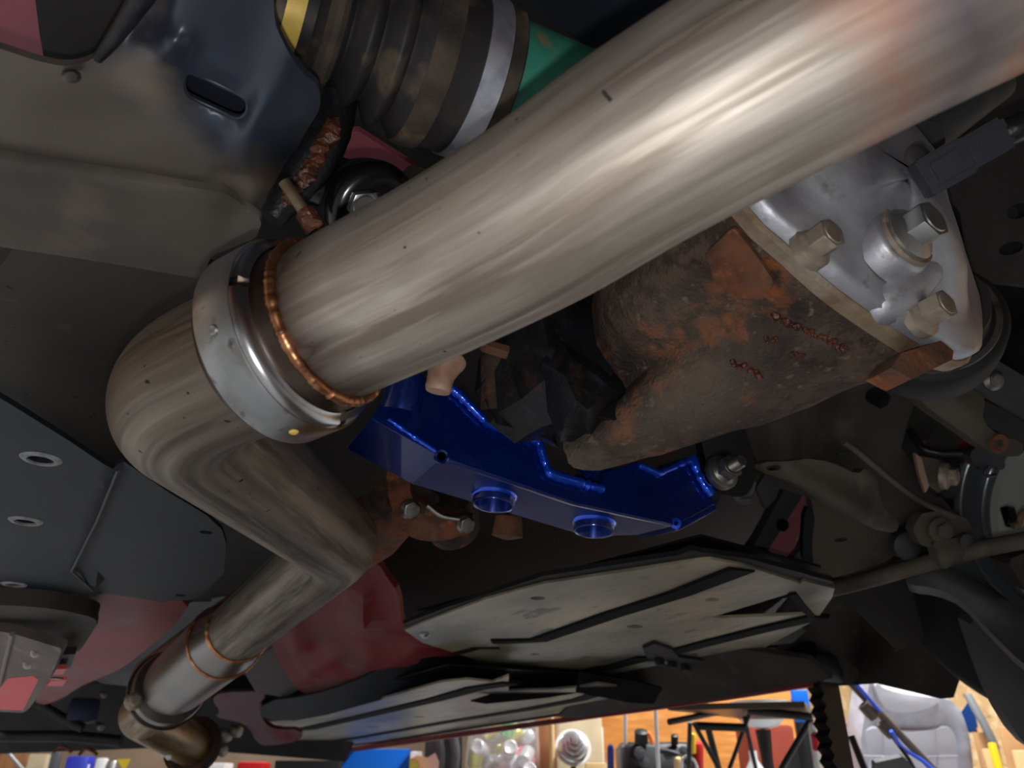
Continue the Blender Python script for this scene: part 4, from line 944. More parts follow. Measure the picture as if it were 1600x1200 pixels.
# stepped walls between the two trays
sheet('step_wall', chaikin([(405, 1125), (412, 1096), (480, 1088), (540, 1070), (600, 1042), (650, 1024), (700, 1022), (796, 1034), (796, 1078), (775, 1070), (690, 1068), (600, 1092), (480, 1126)], 1), TPS([(410, 1110, 2.0), (600, 1050, 1.62), (690, 1045, 1.58), (796, 1050, 1.62), (480, 1120, 1.85), (700, 1066, 1.6)]), MT['plastic'], .008, step=30, parent=ft)
sheet('step_wall', [(735, 1096), (790, 1080), (815, 1048), (850, 1040), (905, 1052), (905, 1082), (860, 1090), (760, 1100)], PF(1.60), MT['black_gloss'], .008, step=40, parent=ft)
sheet('step_wall', [(905, 1050), (1000, 1066), (1035, 1076), (1022, 1100), (985, 1098), (900, 1082)], PF(1.52), MT['panel_dark'], .01, step=40, parent=ft)
sheet('red_gap', [(794, 1042), (830, 1036), (812, 1056), (798, 1066)], PF(1.66), MT['red'], .006, parent=ft)

# ================================================================== right rear suspension and wheel
fs = thing('trailing_link_bracket', 'large dark dusty subframe bracket with square hole right of the brace', 'subframe', at(1330, 700, .95))
sheet('bracket_plate', [(1165, 645), (1260, 600), (1350, 570), (1440, 600), (1418, 660), (1408, 700), (1440, 740), (1490, 800), (1440, 800), (1390, 830), (1300, 790), (1210, 760), (1190, 735), (1168, 690)],
      BUMP(TPS([(1165, 645, .88), (1440, 600, .86), (1490, 800, 1.0), (1390, 830, 1.0), (1200, 740, .95), (1300, 680, .90), (1210, 690, .90)]), [(1210, 670, 36, 46, 0, .04), (1270, 660, 26, 80, 10, -.03)]), MT['dark_brown'], .012, [rnd([(1352, 612), (1366, 603), (1393, 616), (1390, 630), (1378, 640), (1352, 626)], 6)], 18, fs, smooth=60)
arm_f = BUMP(TPS([(1188, 735, .88), (1260, 770, .90), (1330, 770, .90), (1400, 835, .94), (1320, 700, .88), (1490, 800, .98)]), [(1320, 790, 130, 24, 28, .03), (1395, 770, 40, 14, 55, -.02)])
sheet('lower_flange', chaikin([(1184, 722), (1245, 720), (1260, 716), (1300, 722), (1340, 742), (1352, 730), (1372, 748), (1375, 775), (1385, 800), (1404, 812), (1404, 828), (1390, 834), (1352, 818), (1300, 790), (1260, 762), (1240, 752), (1195, 738)], 1), arm_f, MT['arm'], .014, [ell(1209, 731, 12, 4.5, -4, 14)], 14, fs, smooth=60, label='dusty pressed arm flange')
tube('upper_ridge', spline([at(1318, 690, .86), at(1340, 706, .87), at(1395, 752, .90), (at(1440, 784, .93)), at(1490, 806, .95)], 6), .0036, MT['arm'], 12, fs)
for (x, y) in ((1318, 709), (1314, 844)): sheet('slit', ell(x, y, 10, 3, -8, 12), PF(.862 if y < 800 else .97), MT['black_gloss'], .002, parent=fs)
sheet('rear_web', chaikin([(1262, 760), (1300, 790), (1360, 822), (1400, 836), (1410, 870), (1300, 905), (1270, 905), (1258, 870), (1272, 800)], 1), PF(1.02), MT['arm'], .02, step=30, parent=fs)
sheet('web_shade_strip', chaikin([(1254, 850), (1258, 790), (1275, 800), (1268, 850), (1272, 885), (1256, 880)], 1), PF(1.0), MT['plastic'], .012, step=30, parent=fs)  # dark strip standing in for the shade on the web
cr = thing('chassis_rail', 'grey chassis rail leg beside the pink strip between tray and arm', 'chassis rail', at(1200, 830, 1.1))
sheet('rail', [(1150, 890), (1185, 840), (1232, 752), (1262, 762), (1238, 800), (1180, 892)], PF(1.12), MT['arm_blue'], .03, step=40, parent=cr)
for (x, y) in ((1222, 820), (1192, 866)): lathe('rail_hole', [(0, 0), (.009, 0), (.009, .003), (0, .003)], at(x, y, 1.119), -FW, MT['black_gloss'], 18, cr)
sheet('rail_web', [(1212, 905), (1250, 860), (1262, 830), (1258, 880), (1240, 908)], PF(1.10), MT['arm'], .02, parent=cr)
sheet('gusset', [(1182, 762), (1196, 740), (1222, 752), (1212, 780), (1196, 795)], PF(1.02), MT['arm_blue'], .012, parent=cr)
# anti-roll bar
sb = thing('anti_roll_bar', 'dark anti-roll bar held by a bracket in front of the wheel', 'anti-roll bar', at(1440, 860, 1.0))
tube('bar', spline([at(1285, 924, 1.06), at(1350, 908, 1.03), at(1420, 888, 1.0), at(1500, 866, .97), at(1560, 852, .95), at(1680, 830, .92)], 6), .0105, MT['arm'], 18, sb)
sheet('saddle', rnd([(1458, 848), (1504, 838), (1514, 850), (1513, 874), (1474, 890), (1466, 872)], 5), BUMP(PF(.965), [(1490, 866, 30, 14, -15, .012)]), MT['arm'], .02, step=10, parent=sb, smooth=60)
sheet('bracket', rnd([(1426, 826), (1440, 802), (1470, 798), (1512, 810), (1522, 832), (1512, 848), (1468, 858), (1438, 852)], 6), PF(.972), MT['arm'], .02, step=20, parent=sb)
bolt('bolt', at(1470, 828, .968), -FW + RT * .1, .011, MT['arm'], sb, head=.008, flange=1.5)
lathe('stop', [(0, 0), (.010, 0), (.009, .006), (0, .008)], at(1507, 844, .965), -FW, MT['arm_blue'], 18, sb)
lathe('rubber_pad', [(0, -.01), (.018, -.01), (.018, .006), (.012, .010), (0, .010)], at(1415, 852, 1.0), -FW, MT['arm_blue'], 24, sb)
# lower arm
la = thing('lower_control_arm', 'grey curved lower suspension arm below the anti-roll bar', 'control arm', at(1520, 960, .95))
sheet('arm_plate', chaikin([(1414, 905), (1430, 888), (1480, 882), (1530, 905), (1570, 940), (1640, 960), (1640, 1060), (1600, 1040), (1545, 985), (1500, 935), (1460, 918), (1420, 914)], 1), BUMP(TPS([(1414, 905, 1.0), (1480, 885, .99), (1570, 940, .95), (1640, 1000, .90), (1500, 940, .97)]), [(1520, 925, 60, 16, 32, .012)]), MT['arm_blue'], .035, step=16, parent=la, smooth=60)
sheet('outer_arm', chaikin([(1512, 960), (1560, 985), (1640, 1030), (1640, 1190), (1600, 1165), (1560, 1100), (1530, 1020)], 1), PF(1.04), MT['arm_blue'], .03, step=30, parent=la)
# upper arm
ua = thing('upper_control_arm', 'dusty grey channel arm above the wheel with rusted end eye', 'control arm', at(1520, 660, .80))
sheet('arm_plate', chaikin([(1436, 624), (1445, 606), (1500, 606), (1525, 598), (1540, 620), (1535, 660), (1560, 680), (1598, 690), (1600, 712), (1570, 714), (1545, 705), (1500, 672), (1460, 645)], 1), BUMP(PF(.80), [(1510, 640, 60, 20, 40, .012)]), MT['arm'], .03, step=14, parent=ua, smooth=60)
lathe('eye', [(.004, 0), (.010, 0), (.009, .003), (.004, .002)], at(1560, 692, .793), -FW, MT['rust'], 24, ua, closed=True)
sheet('arm_channel', [(1535, 625), (1570, 640), (1640, 685), (1640, 720), (1590, 690), (1540, 665)], PF(.84), MT['black_gloss'], .02, parent=ua)
uu = thing('brake_line_bracket', 'scuffed dark angle bracket with small bolt above the upper arm', 'bracket', at(1570, 610, .70))
sheet('bracket', [(1520, 604), (1560, 564), (1640, 612), (1640, 672), (1600, 650)], PF(.74), MT['arm_blue'], .012, parent=uu)
bolt('bolt', at(1552, 594, .738), -FW, .007, MT['bolt_grey'], uu, head=.004)
# wheel: axis along X, seen from the inside
WC = at(1700, 790, 1.13)
wh = thing('wheel_with_tyre', 'pale grey painted rear wheel with black tyre at the right edge', 'wheel', WC - Vector((0, 0, .32)))
WX = Vector((1, .05, -.03)).normalized()
lathe('rim_disc', [(0, .09), (.05, .088), (.12, .080), (.17, .07), (.176, .06)], WC, WX, MT['rim'], 72, wh)
lathe('barrel', [(.176, .07), (.178, .02), (.186, -.01), (.186, -.05), (.196, -.075)], WC, WX, MT['rim_dark'], 72, wh)
for (r, h) in ((.1775, .035), (.1865, -.012), (.1965, -.074)): tube('lip', [p for p in ringpath(WC + WX * h, WX, r - .003, 72)] + [ringpath(WC + WX * h, WX, r - .003, 72)[0]], .0035, MT['chrome'], 8, wh, cap=False)
lathe('tyre', [(.194, -.085), (.215, -.10), (.26, -.108), (.295, -.10), (.312, -.07), (.318, 0), (.312, .07), (.29, .10), (.20, .09), (.18, .08), (.19, 0)], WC, WX, MT['tyre'], 96, wh, closed=True, smooth=50)
lathe('hub', [(0, -.03), (.045, -.03), (.05, .0), (.05, .085), (0, .085)], WC + Vector((0, .02, 0)), WX, MT['rim_dark'], 40, wh)
for k in range(1): box('weight', at(1578, 808, 1.12), (.02, .012, .03), MT['black_gloss'], wh, .003)
kn = thing('toe_link_joint', 'rusty bolted joint end in front of the wheel barrel', 'joint', at(1465, 735, .93))
loft('joint_block', [[at(x, y, d) for (x, y) in p] for (d, p) in ((.96, [(1432, 705), (1470, 715), (1488, 735), (1484, 760), (1466, 772), (1448, 762)]), (.925, [(1434, 712), (1466, 718), (1484, 738), (1480, 758), (1465, 768), (1450, 758)]))], MT['arm'], kn, 25)
sheet('shield', [(1430, 708), (1440, 716), (1452, 760), (1446, 770), (1436, 740)], PF(.92), M('joint_pale', (150, 124, 104), .6), .006, parent=kn)
bolt('bolt', at(1478, 744, .918), -FW + RT, .011, MT['bolt_tan'], kn, head=.010)
lathe('bush', [(.008, -.01), (.028, -.01), (.030, 0), (.028, .01), (.008, .01)], at(1478, 742, .97), RT - FW * .3, MT['rubber'], 32, kn, closed=True)
cb = thing('wheel_sensor_cable', 'black sensor cable with hooked clip crossing before the wheel', 'cable', at(1500, 715, .88))
tube('cable', spline([at(1420, 672, .93), at(1442, 700, .91), at(1470, 708, .90), at(1510, 708, .88), at(1535, 712, .87)], 6), .0045, MT['loom'], 12, cb)
sheet('clip', chaikin([(1514, 708), (1530, 696), (1560, 706), (1572, 722), (1568, 736), (1552, 730), (1540, 738), (1520, 724)], 1), PF(.86), MT['connector'], .014, step=12, parent=cb)
tube('hook', spline([at(1545, 728, .855), at(1539, 738, .855), at(1545, 744, .855), at(1557, 742, .855)], 5), .0022, MT['connector'], 8, cb)
bc = thing('brake_caliper', 'dark brake caliper edge beside the wheel hub', 'brake', at(1590, 890, .98))
sheet('caliper', chaikin([(1572, 876), (1606, 862), (1660, 850), (1660, 945), (1606, 925), (1588, 900)], 1), PF(.98), MT['dark_brown'], .04, step=20, parent=bc)
tube('hose', spline([at(1582, 822, .98), at(1592, 818, .98), at(1600, 800, .98), at(1640, 790, .98)], 5), .004, M('ochre_hose', (110, 88, 60), .5), 10, bc)

# ================================================================== jack stand under the sill
js = thing('jack_stand', 'black steel jack stand with ratchet column holding up the sill', 'jack stand', at(1300, 1210, 1.42) * 1.0)
JD = 1.42
jt = at(1285, 1058, JD); jx = jt.x; jy = jt.y; M_js = M('black_jack_paint', (24, 24, 26), .42, .2)
loft('saddle', [[Vector((jx, jy, jt.z + dz)) + Vector((a * sx, b * sy, 0)) for (a, b) in ((-1, -1), (1, -1), (1, 1), (-1, 1))] for (dz, sx, sy) in ((-.012, .032, .030), (.010, .050, .040), (.030, .056, .044), (.036, .050, .040))], M_js, js, 30)
for s in (-1, 1): box('saddle_horn', Vector((jx + s * .046, jy, jt.z + .042)), (.016, .07, .03), M_js, js, .004)
colpts = [(-.022, 0)]; z = 0
prof = [(-.024, jt.z - .01)]
P2 = [(-.022, jt.z - .005), (.022, jt.z - .005)]; zz = jt.z - .02
left = []
while zz > .20: left += [(-.028, zz), (-.019, zz - .010)]; zz -= .020
poly = P2 + [(.022, .18), (-.022, .18)] + left[::-1]
finish('ratchet_column', prism_me([(a, -b) for a, b in poly], Vector((jx, jy - .015, 0)), (0, 1, 0), .03, (1, 0, 0)), M_js, js, 30)
for (sx, sy) in ((-1, -1), (1, -1), (1, 1), (-1, 1)):
    tube('leg', [Vector((jx + sx * .026, jy + sy * .026, .30)), Vector((jx + sx * .13, jy + sy * .13, .0))], .014, M_js, 8, js)
lathe('collar', [(.024, .20), (.045, .20), (.040, .33), (.024, .33)], Vector((jx, jy, 0)), (0, 0, 1), M_js, 24, js, closed=True)
tube('release_handle', [Vector((jx + .03, jy, .30)), Vector((jx + .10, jy - .05, .14))], .006, M_js, 10, js)

# ================================================================== things in the garage beyond the car
HR = RT.copy(); HF = Vector((math.sin(YAW), math.cos(YAW), 0))      # right and ahead, both level
def ztop(x, y, d): return at(x, y, d).z
def stand(name, x0, x1, ytop, d, dep, mat, parent=None, z0=0.0, bevel=.006, **kw):
    """an upright box whose face spans these columns at depth d, from z0 up to row ytop"""
    p = at((x0 + x1) / 2, ytop, d); wd = (x1 - x0) / FPX * d; h = p.z - z0
    return box(name, (p.x + HF.x * dep / 2, p.y + HF.y * dep / 2, z0 + h / 2), (wd, dep, h), mat, parent, bevel, rz=-YAW, **kw)
def base(x, y, d): p = at(x, y, d); return Vector((p.x, p.y, 0))
wood = M('orange_pine', (206, 138, 66), .5, 0, [((188, 118, 52), 5, .4, .7), ((220, 156, 84), 9, .5, .75)], stretch=(1, 1, 6))
wood2 = M('brown_board', (168, 116, 74), .6, 0, [((140, 92, 58), 4, .4, .7)], stretch=(6, 6, 1))
pale = M('pale_wood', (222, 186, 132), .6)
card = M('cream_card', (216, 200, 168), .7, 0, [((196, 176, 140), 6, .45, .7)])
cardb = M('brown_card', (196, 152, 104), .7, 0, [((176, 130, 86), 5, .45, .7)])
blackp = M('black_item', (26, 26, 28), .45); greyc = M('grey_cloth', (86, 88, 92), .9, 0, [((66, 68, 72), 10, .45, .7)], bump=(40, .4, .01))
blue = M('blue_plastic', (20, 110, 220), .4); bluecl = M('blue_cloth', (30, 96, 205), .8); white = M('white_plastic', (232, 232, 230), .4)
redp = M('red_plastic', (205, 36, 36), .45); yel = M('yellow_plastic', (240, 205, 40), .4); silver = M('reflector_silver', (205, 208, 212), .25, .9)
redbr = M('red_brown_suede', (150, 62, 44), .85, 0, [((128, 48, 36), 6, .45, .7)])
pink = M('pink_plastic', (235, 110, 130), .5); orange = M('orange_plastic', (232, 130, 70), .5); frost = M('frosted_white', (225, 235, 236), .4)

# pine chest with drawers
ch = thing('pine_chest', 'orange pine chest of drawers behind the black bag', 'chest', base(1010, 1100, 3.7))
stand('carcass', 900, 1240, 1040, 3.75, .35, wood, ch)
for (x0, x1, y0, y1) in ((945, 1065, 1052, 1092), (945, 1065, 1096, 1152), (945, 1065, 1156, 1215), (1070, 1228, 1052, 1215)):
    pa, pb = at(x0, y0, 3.74), at(x1, y1, 3.74); c = (pa + pb) / 2
    d_ = box('drawer' if x0 < 1000 else 'door', c - HF * .012, ((x1 - x0) / FPX * 3.74, .02, pa.z - pb.z - .01), wood, ch, .004, rz=-YAW)
    k = at(967 if x0 < 1000 else 1080, (y0 + y1) / 2 + 6, 3.70)
    lathe('knob', [(0, 0), (.009, 0), (.013, .015), (.010, .024), (0, .027)], k + HF * .02, -HF, wood2, 16, d_)
stand('brown_board', 836, 896, 1040, 3.68, .03, wood2, label='tall brown board leaning left of the pine chest', cat='board')
tube('bamboo_pole', [base(862, 1100, 3.3), at(860, 1060, 3.3)], .012, pale, 12, label='thin pale bamboo pole before the brown board', cat='pole')
# clamp lamp with stepped reflector and card box
cbx = thing('card_box', 'cream cardboard box behind the silver lamp', 'box', base(915, 1140, 3.35))
stand('box', 872, 940, 1122, 3.35, .18, card, cbx); stand('flap', 926, 942, 1136, 3.34, .01, white, cbx, z0=.42)
lp = thing('clamp_lamp', 'silver stepped reflector lamp in front of the cream box', 'lamp', base(895, 1190, 3.2))
lo = at(896, 1166, 3.2); lax = (at(906, 1132, 3.05) - lo).normalized()
lathe('dish', [(.02, 0), (.072, .012), (.076, .016), (.072, .018), (.02, .006)], lo - lax * .03, lax, M('clear_dish', (214, 210, 200), .3), 40, lp, closed=True)
lathe('reflector', [(0, .12), (.020, .118), (.022, .095), (.032, .093), (.034, .070), (.044, .068), (.046, .044), (.055, .042), (.057, .016), (.062, .012), (.062, .0), (0, 0)], lo - lax * .02, lax, silver, 40, lp)
tube('stem', [lo - lax * .03, Vector((lo.x, lo.y, 0))], .012, blackp, 12, lp)
# black tool bag with things standing in it
bag = thing('tool_bag', 'black fabric tool bag in front of the pine chest', 'bag', base(1022, 1180, 3.0))
bw = 112 / FPX * 3.0; bt = ztop(1020, 1160, 3.0); bp = base(1020, 1160, 3.05)
def rr(w, d, r=.03):
    pts = []
    for (sx, sy) in ((1, 1), (-1, 1), (-1, -1), (1, -1)):
        for k in range(5):
            a = math.radians({(1, 1): 0, (-1, 1): 90, (-1, -1): 180, (1, -1): 270}[(sx, sy)] + 22.5 * k); pts.append((sx * (w / 2 - r) + r * math.cos(a), sy * (d / 2 - r) + r * math.sin(a)))
    return pts
def lring(c, w, d, z): return [Vector((c.x, c.y, z)) + HR * a + HF * b for (a, b) in rr(w, d)]
loft('body', [lring(bp, bw * .95, .2, 0.0), lring(bp, bw * 1.02, .24, bt * .5), lring(bp, bw, .22, bt - .02), lring(bp, bw * .9, .18, bt)], blackp, bag, 50)
for k, (x, y, s) in enumerate(((1000, 1176, .022), (1006, 1190, .02), (1044, 1178, .018), (1068, 1172, .016))):
    lathe('pocket', [(0, -.01), (s, -.01), (s * .9, .012), (0, .016)], at(x, y, 2.90), -HF, greyc, 18, bag)
tube('strap', spline([at(1030, 1172, 2.9), at(1060, 1180, 2.88), at(1080, 1200, 2.88), at(1080, 1225, 2.9)], 6), .010, blackp, 10, bag)
def tool(name, x, y0, y1, d, r, mat, label, cat, prof=None, x2=None):
    a, b = at(x, y0, d), at(x2 or x, y1, d)
    return lathe(name, prof or [(0, 0), (r, 0), (r, (a - b).length * .9), (r * .6, (a - b).length), (0, (a - b).length)], b, (a - b).normalized(), mat, 18, label=label, cat=cat)
tool('yellow_screwdriver', 1083, 1146, 1176, 2.9, .010, yel, 'yellow handled screwdriver standing beside the red can', 'screwdriver')
tool('red_can', 1091, 1160, 1215, 2.95, .020, redp, 'small red can with white top at the bag edge', 'can')
tool('blue_tube', 954, 1164, 1225, 2.95, .013, M('navy_tube', (40, 52, 130), .4), 'navy blue tube left of the tool bag', 'tube')
tool('white_rod', 977, 1090, 1162, 2.95, .007, white, 'short white rod standing left in the tool bag', 'rod')
tool('cable_tie_rod', 1023, 1085, 1225, 2.8, .007, white, 'long white rod standing in front of the tool bag', 'rod', x2=1030)
tool('pry_bar', 1002, 1141, 1160, 2.95, .026, blackp, 'dark pry bar grip sticking out of the bag', 'tool')
tool('orange_marker', 1013, 1144, 1162, 2.88, .008, orange, 'orange marker tip standing in the bag', 'marker', x2=1020)
tool('small_bottle', 1054, 1148, 1162, 2.95, .014, blackp, 'small dark bottle at the back of the bag', 'bottle')
tool('paint_stick', 1060, 1184, 1230, 2.85, .016, pale, 'short pale wooden stick right of the bag', 'stick')
tube('wire_loop', spline([at(1066, 1230, 2.8), at(1066, 1190, 2.8), at(1074, 1182, 2.8), at(1086, 1190, 2.8), at(1092, 1210, 2.8)], 6), .005, silver, 8, label='bent silver wire loop in front of the bag', cat='wire')
stand('wood_offcut', 915, 950, 1192, 3.0, .05, pale, label='pale wood offcut below the silver lamp', cat='wood')
# blue bin, cloths, bag of cans
bn = thing('blue_bin', 'bright blue storage bin at the bottom beneath the front tray', 'bin', base(590, 1190, 3.4))
stand('bin', 536, 640, 1170, 3.4, .3, blue, bn); stand('label_panel', 554, 628, 1196, 3.38, .01, blackp, bn, z0=.35)
loft('folded_cloth', [[at(x, y, d) for (x, y) in ((640, 1235), (640, 1186), (652, 1180), (668, 1184), (680, 1176), (686, 1190), (684, 1235), (660, 1240))] for d in (3.2, 3.3)], M('pink_cloth', (222, 176, 172), .9), label='pink folded cloth beside the blue bin', cat='cloth')
loft('yellow_cloth', [[at(x, y, d) for (x, y) in ((638, 1240), (640, 1188), (652, 1190), (664, 1240))] for d in (3.15, 3.19)], M('yellow_cloth', (220, 196, 80), .9), label='yellow cloth in front of the pink cloth', cat='cloth')
stand('white_cup', 641, 660, 1174, 3.36, .05, white, label='pale cup beside the blue bin', cat='cup')
loft('grey_jacket', [[at(x, y, d) for (x, y) in ((664, 1240), (664, 1140), (690, 1130), (706, 1136), (722, 1132), (722, 1240))] for d in (3.4, 3.55)], greyc, label='dark grey jacket hanging left of the can bag', cat='jacket', smooth=60)
for (x) in (684, 706): tube('jacket_fold', spline([at(x, 1140, 3.38), at(x + 6, 1180, 3.37), at(x - 2, 1235, 3.38)], 5), .02, greyc, 10, bpy.data.objects['grey_jacket'])
cbag = thing('can_bag', 'clear plastic bag full of colourful crushed cans', 'bag', base(785, 1180, 3.4))
cols = [(225, 225, 228), (200, 205, 212), (240, 130, 150), (196, 200, 60), (130, 220, 130), (228, 228, 232), (230, 90, 110), (214, 206, 110), (205, 205, 210)]
cm = [M('can_%d' % i, c, .3, .4) for i, c in enumerate(cols)]
me0 = lathe_me([(0, 0), (.026, 0), (.032, .008), (.033, .05), (.032, .09), (.026, .098), (.024, .096), (0, .094)], (0, 0, 0), (0, 0, 1), 14)
n = 0
cc = base(786, 1180, 3.45)
for iz in range(9):
    for ix in range(6):
        if iz > 6 and ix == 0: continue
        ci = (ix * 3 + iz * 5 + (ix * iz) % 4) % len(cm); m_ = me0.copy(); m_.materials.append(cm[ci]); o = bpy.data.objects.new('can', m_); COL.objects.link(o)
        for p in m_.polygons: p.use_smooth = True
        o.location = cc + HR * ((ix - 2.5) * .048 + random.uniform(-.008, .008)) + HF * random.uniform(-.03, .01) + Vector((0, 0, .10 + iz * .06 + random.uniform(-.01, .01)))
        o.rotation_euler = (random.uniform(0, 6), random.uniform(0, 6), random.uniform(0, 6))
        tag(o, '%s crushed drink can inside the clear plastic bag' % ('white', 'silver', 'pink', 'yellow green', 'light green', 'pale', 'red', 'straw yellow', 'grey')[ci], 'can', 'cans in the clear bag')
M_film = M('clear_film', (235, 235, 235), .25, 0, trans=.0)
nt = M_film.node_tree; mxs = nt.nodes.new('ShaderNodeMixShader'); tp = nt.nodes.new('ShaderNodeBsdfTransparent'); mxs.inputs[0].default_value = .16
nt.links.new(tp.outputs[0], mxs.inputs[1]); nt.links.new(nt.nodes['Principled BSDF'].outputs[0], mxs.inputs[2]); nt.links.new(mxs.outputs[0], nt.nodes['Material Output'].inputs[0])
loft('film', [lring(cc, .27, .16, 0.0), lring(cc, .33, .2, .2), lring(cc, .32, .2, .5), lring(cc, .30, .18, .62), lring(cc, .10, .06, .70)], M_film, cbag, 50, jitter=.006)
# folding table with dark tray top
tb = thing('folding_table', 'small folding table with dark top and black wire legs', 'table', base(1160, 1130, 2.6))
tz = at(1160, 1113, 2.6)
tp_ = [at(x, y, d) for (x, y, d) in ((1045, 1128, 2.45), (1160, 1100, 2.85), (1272, 1112, 2.8), (1262, 1128, 2.35))]
zt = sum(p.z for p in tp_) / 4
V4 = [Vector((p.x, p.y, zt)) for p in tp_]
loft('table_top', [[v + Vector((0, 0, 0)) for v in V4], [v + Vector((0, 0, .018)) for v in V4]], M('dark_table_top', (90, 74, 62), .3), tb, 30)
cx4 = sum(V4, Vector((0, 0, 0))) / 4
def leg(a, b, r=.008): tube('leg', [a, b], r, blackp, 10, tb)
l0, l1, l2, l3 = [v.lerp(cx4, .15) for v in V4]
def flo(v): return Vector((v.x, v.y, 0))
def leg2(x0, y0, d0, x1, y1, d1, r=.008):                    # straight leg through two seen points, on down to the floor
    a, b = at(x0, y0, d0), at(x1, y1, d1); k = a.z / max(1e-3, a.z - b.z); tube('leg', [a, a + (b - a) * min(k, 6)] if k <= 6 else [a, b, flo(b)], r, blackp, 10, tb)
leg2(1084, 1130, 2.45, 1126, 1206, 2.44, .007); leg2(1106, 1136, 2.5, 1124, 1206, 2.5, .011); leg2(1172, 1112, 2.5, 1138, 1206, 2.46, .007)
leg2(1163, 1120, 2.62, 1182, 1206, 2.62, .007); leg2(1268, 1122, 2.42, 1218, 1206, 2.40, .010); leg2(1078, 1128, 2.6, 1076, 1206, 2.62, .008)
tube('cross_bar', [at(1088, 1134, 2.46), at(1164, 1137, 2.46)], .013, blackp, 10, tb)
tube('edge_rail', [at(1168, 1110, 2.45), at(1268, 1120, 2.42)], .013, blackp, 10, tb)
tube('edge_rail', [at(1046, 1128, 2.45), at(1166, 1104, 2.75)], .010, blackp, 10, tb)
lathe('white_bowl', [(0, 0), (.06, .012), (.10, .05), (.115, .10), (.110, .10), (.095, .052), (.05, .018), (0, .008)], at(1192, 1140, 3.0), (0, 0, 1), frost, 36, label='white frosted bowl seen through the table frame', cat='bowl')
lathe('bowl_stand', [(0, -.001), (.03, -.001), (.022, -.1), (.025, -.6), (0, -.6)], at(1192, 1140, 3.0), (0, 0, 1), blackp, 20, label='dark stand under the white bowl', cat='stand')
stand('suede_case', 1166, 1240, 1132, 3.2, .2, redbr, bevel=.02, label='red brown suede case under the folding table', cat='case')
loft('white_bottle', [[c + (HR * math.cos(t) + HF * math.sin(t)) * r for t in [k * math.pi / 6 for k in range(12)]] for (c, r) in [(Vector((base(1178, 1190, 2.9).x, base(1178, 1190, 2.9).y, z)), r) for (z, r) in ((0, .05), (.3, .05), (.42, .045), (.47, .015), (.50, .015))]], frost, smooth=60, label='white bottle below the red brown case', cat='bottle')
loft('grey_rag', [[at(x, y, d) for (x, y) in ((1222, 1220), (1228, 1180), (1248, 1162), (1270, 1170), (1272, 1220))] for d in (3.0, 3.1)], greyc, label='grey rag heap right of the red brown case', cat='rag')
tool('red_white_pole', 1268, 1130, 1240, 2.3, .012, white, 'white pole with red band left of the jack stand', 'pole', x2=1284)
tool('red_tip', 1274, 1146, 1170, 2.28, .0135, redp, 'red collar on the white pole', 'collar', x2=1277)
tool('pink_tip', 1082, 1102, 1108, 2.9, .012, pink, 'pink tip above the folding table', 'tip', x2=1070)
stand('blue_label', 1236, 1262, 1078, 3.0, .02, blue, z0=.60, label='light blue box corner beside the jack stand top', cat='box')
stand('shelf_post', 1238, 1258, 1090, 3.05, .03, blackp, label='dark post carrying the light blue box', cat='post')
# car seat standing on the floor
seat = thing('passenger_chair', 'light grey cloth car seat with bolstered backrest', 'car seat', base(1435, 1100, 3.3))
M_seat = M('grey_seat_cloth', (176, 178, 188), .85, 0, [((158, 160, 170), 20, .45, .7)], bump=(200, .2, .002)); M_seat2 = M('light_seat_cloth', (196, 198, 208), .85, bump=(200, .2, .002))
sd = 3.35
so = [(1340, 1300), (1345, 1150), (1352, 1115), (1358, 1062), (1366, 1060), (1382, 1076), (1430, 1086), (1478, 1090), (1500, 1105), (1516, 1150), (1522, 1210), (1520, 1320)]
sheet('backrest', chaikin(so, 2), BUMP(PF(sd), [(1440, 1110, 60, 18, 6, .03), (1510, 1180, 14, 90, 0, .06), (1345, 1190, 12, 70, 0, .06)]), M_seat, .14, step=14, parent=seat, smooth=70)
sheet('centre_panel', chaikin([(1344, 1300), (1346, 1148), (1362, 1136), (1386, 1142), (1420, 1145), (1460, 1142), (1480, 1134), (1494, 1146), (1500, 1200), (1498, 1300)], 2), BUMP(PF(sd - .02), [(1420, 1160, 60, 30, 0, .02), (1420, 1181, 80, 3, 0, -.02)]), M_seat2, .06, step=10, parent=seat, smooth=70)
sheet('head_panel', chaikin([(1366, 1064), (1384, 1078), (1430, 1087), (1474, 1091), (1456, 1106), (1420, 1114), (1388, 1112), (1374, 1096)], 2), BUMP(PF(sd - .03), [(1420, 1098, 40, 10, 8, .015)]), M_seat2, .05, step=10, parent=seat, smooth=70)
for (y) in (1181,): tube('seam', spline([at(1350, y, sd - .05), at(1420, y + 2, sd - .055), at(1496, y, sd - .05)], 6), .003, M_seat, 8, seat)
for (x) in (1380, 1464): tube('seam', spline([at(x, 1145, sd - .04), at(x + 1, 1180, sd - .05), at(x, 1230, sd - .04)], 6), .003, M_seat, 8, seat)
p_ = base(1432, 1200, sd); box('seat_base', (p_.x - HF.x * .15, p_.y - HF.y * .15, .12), (.5, .5, .24), M_seat, seat, .06, rz=-YAW)
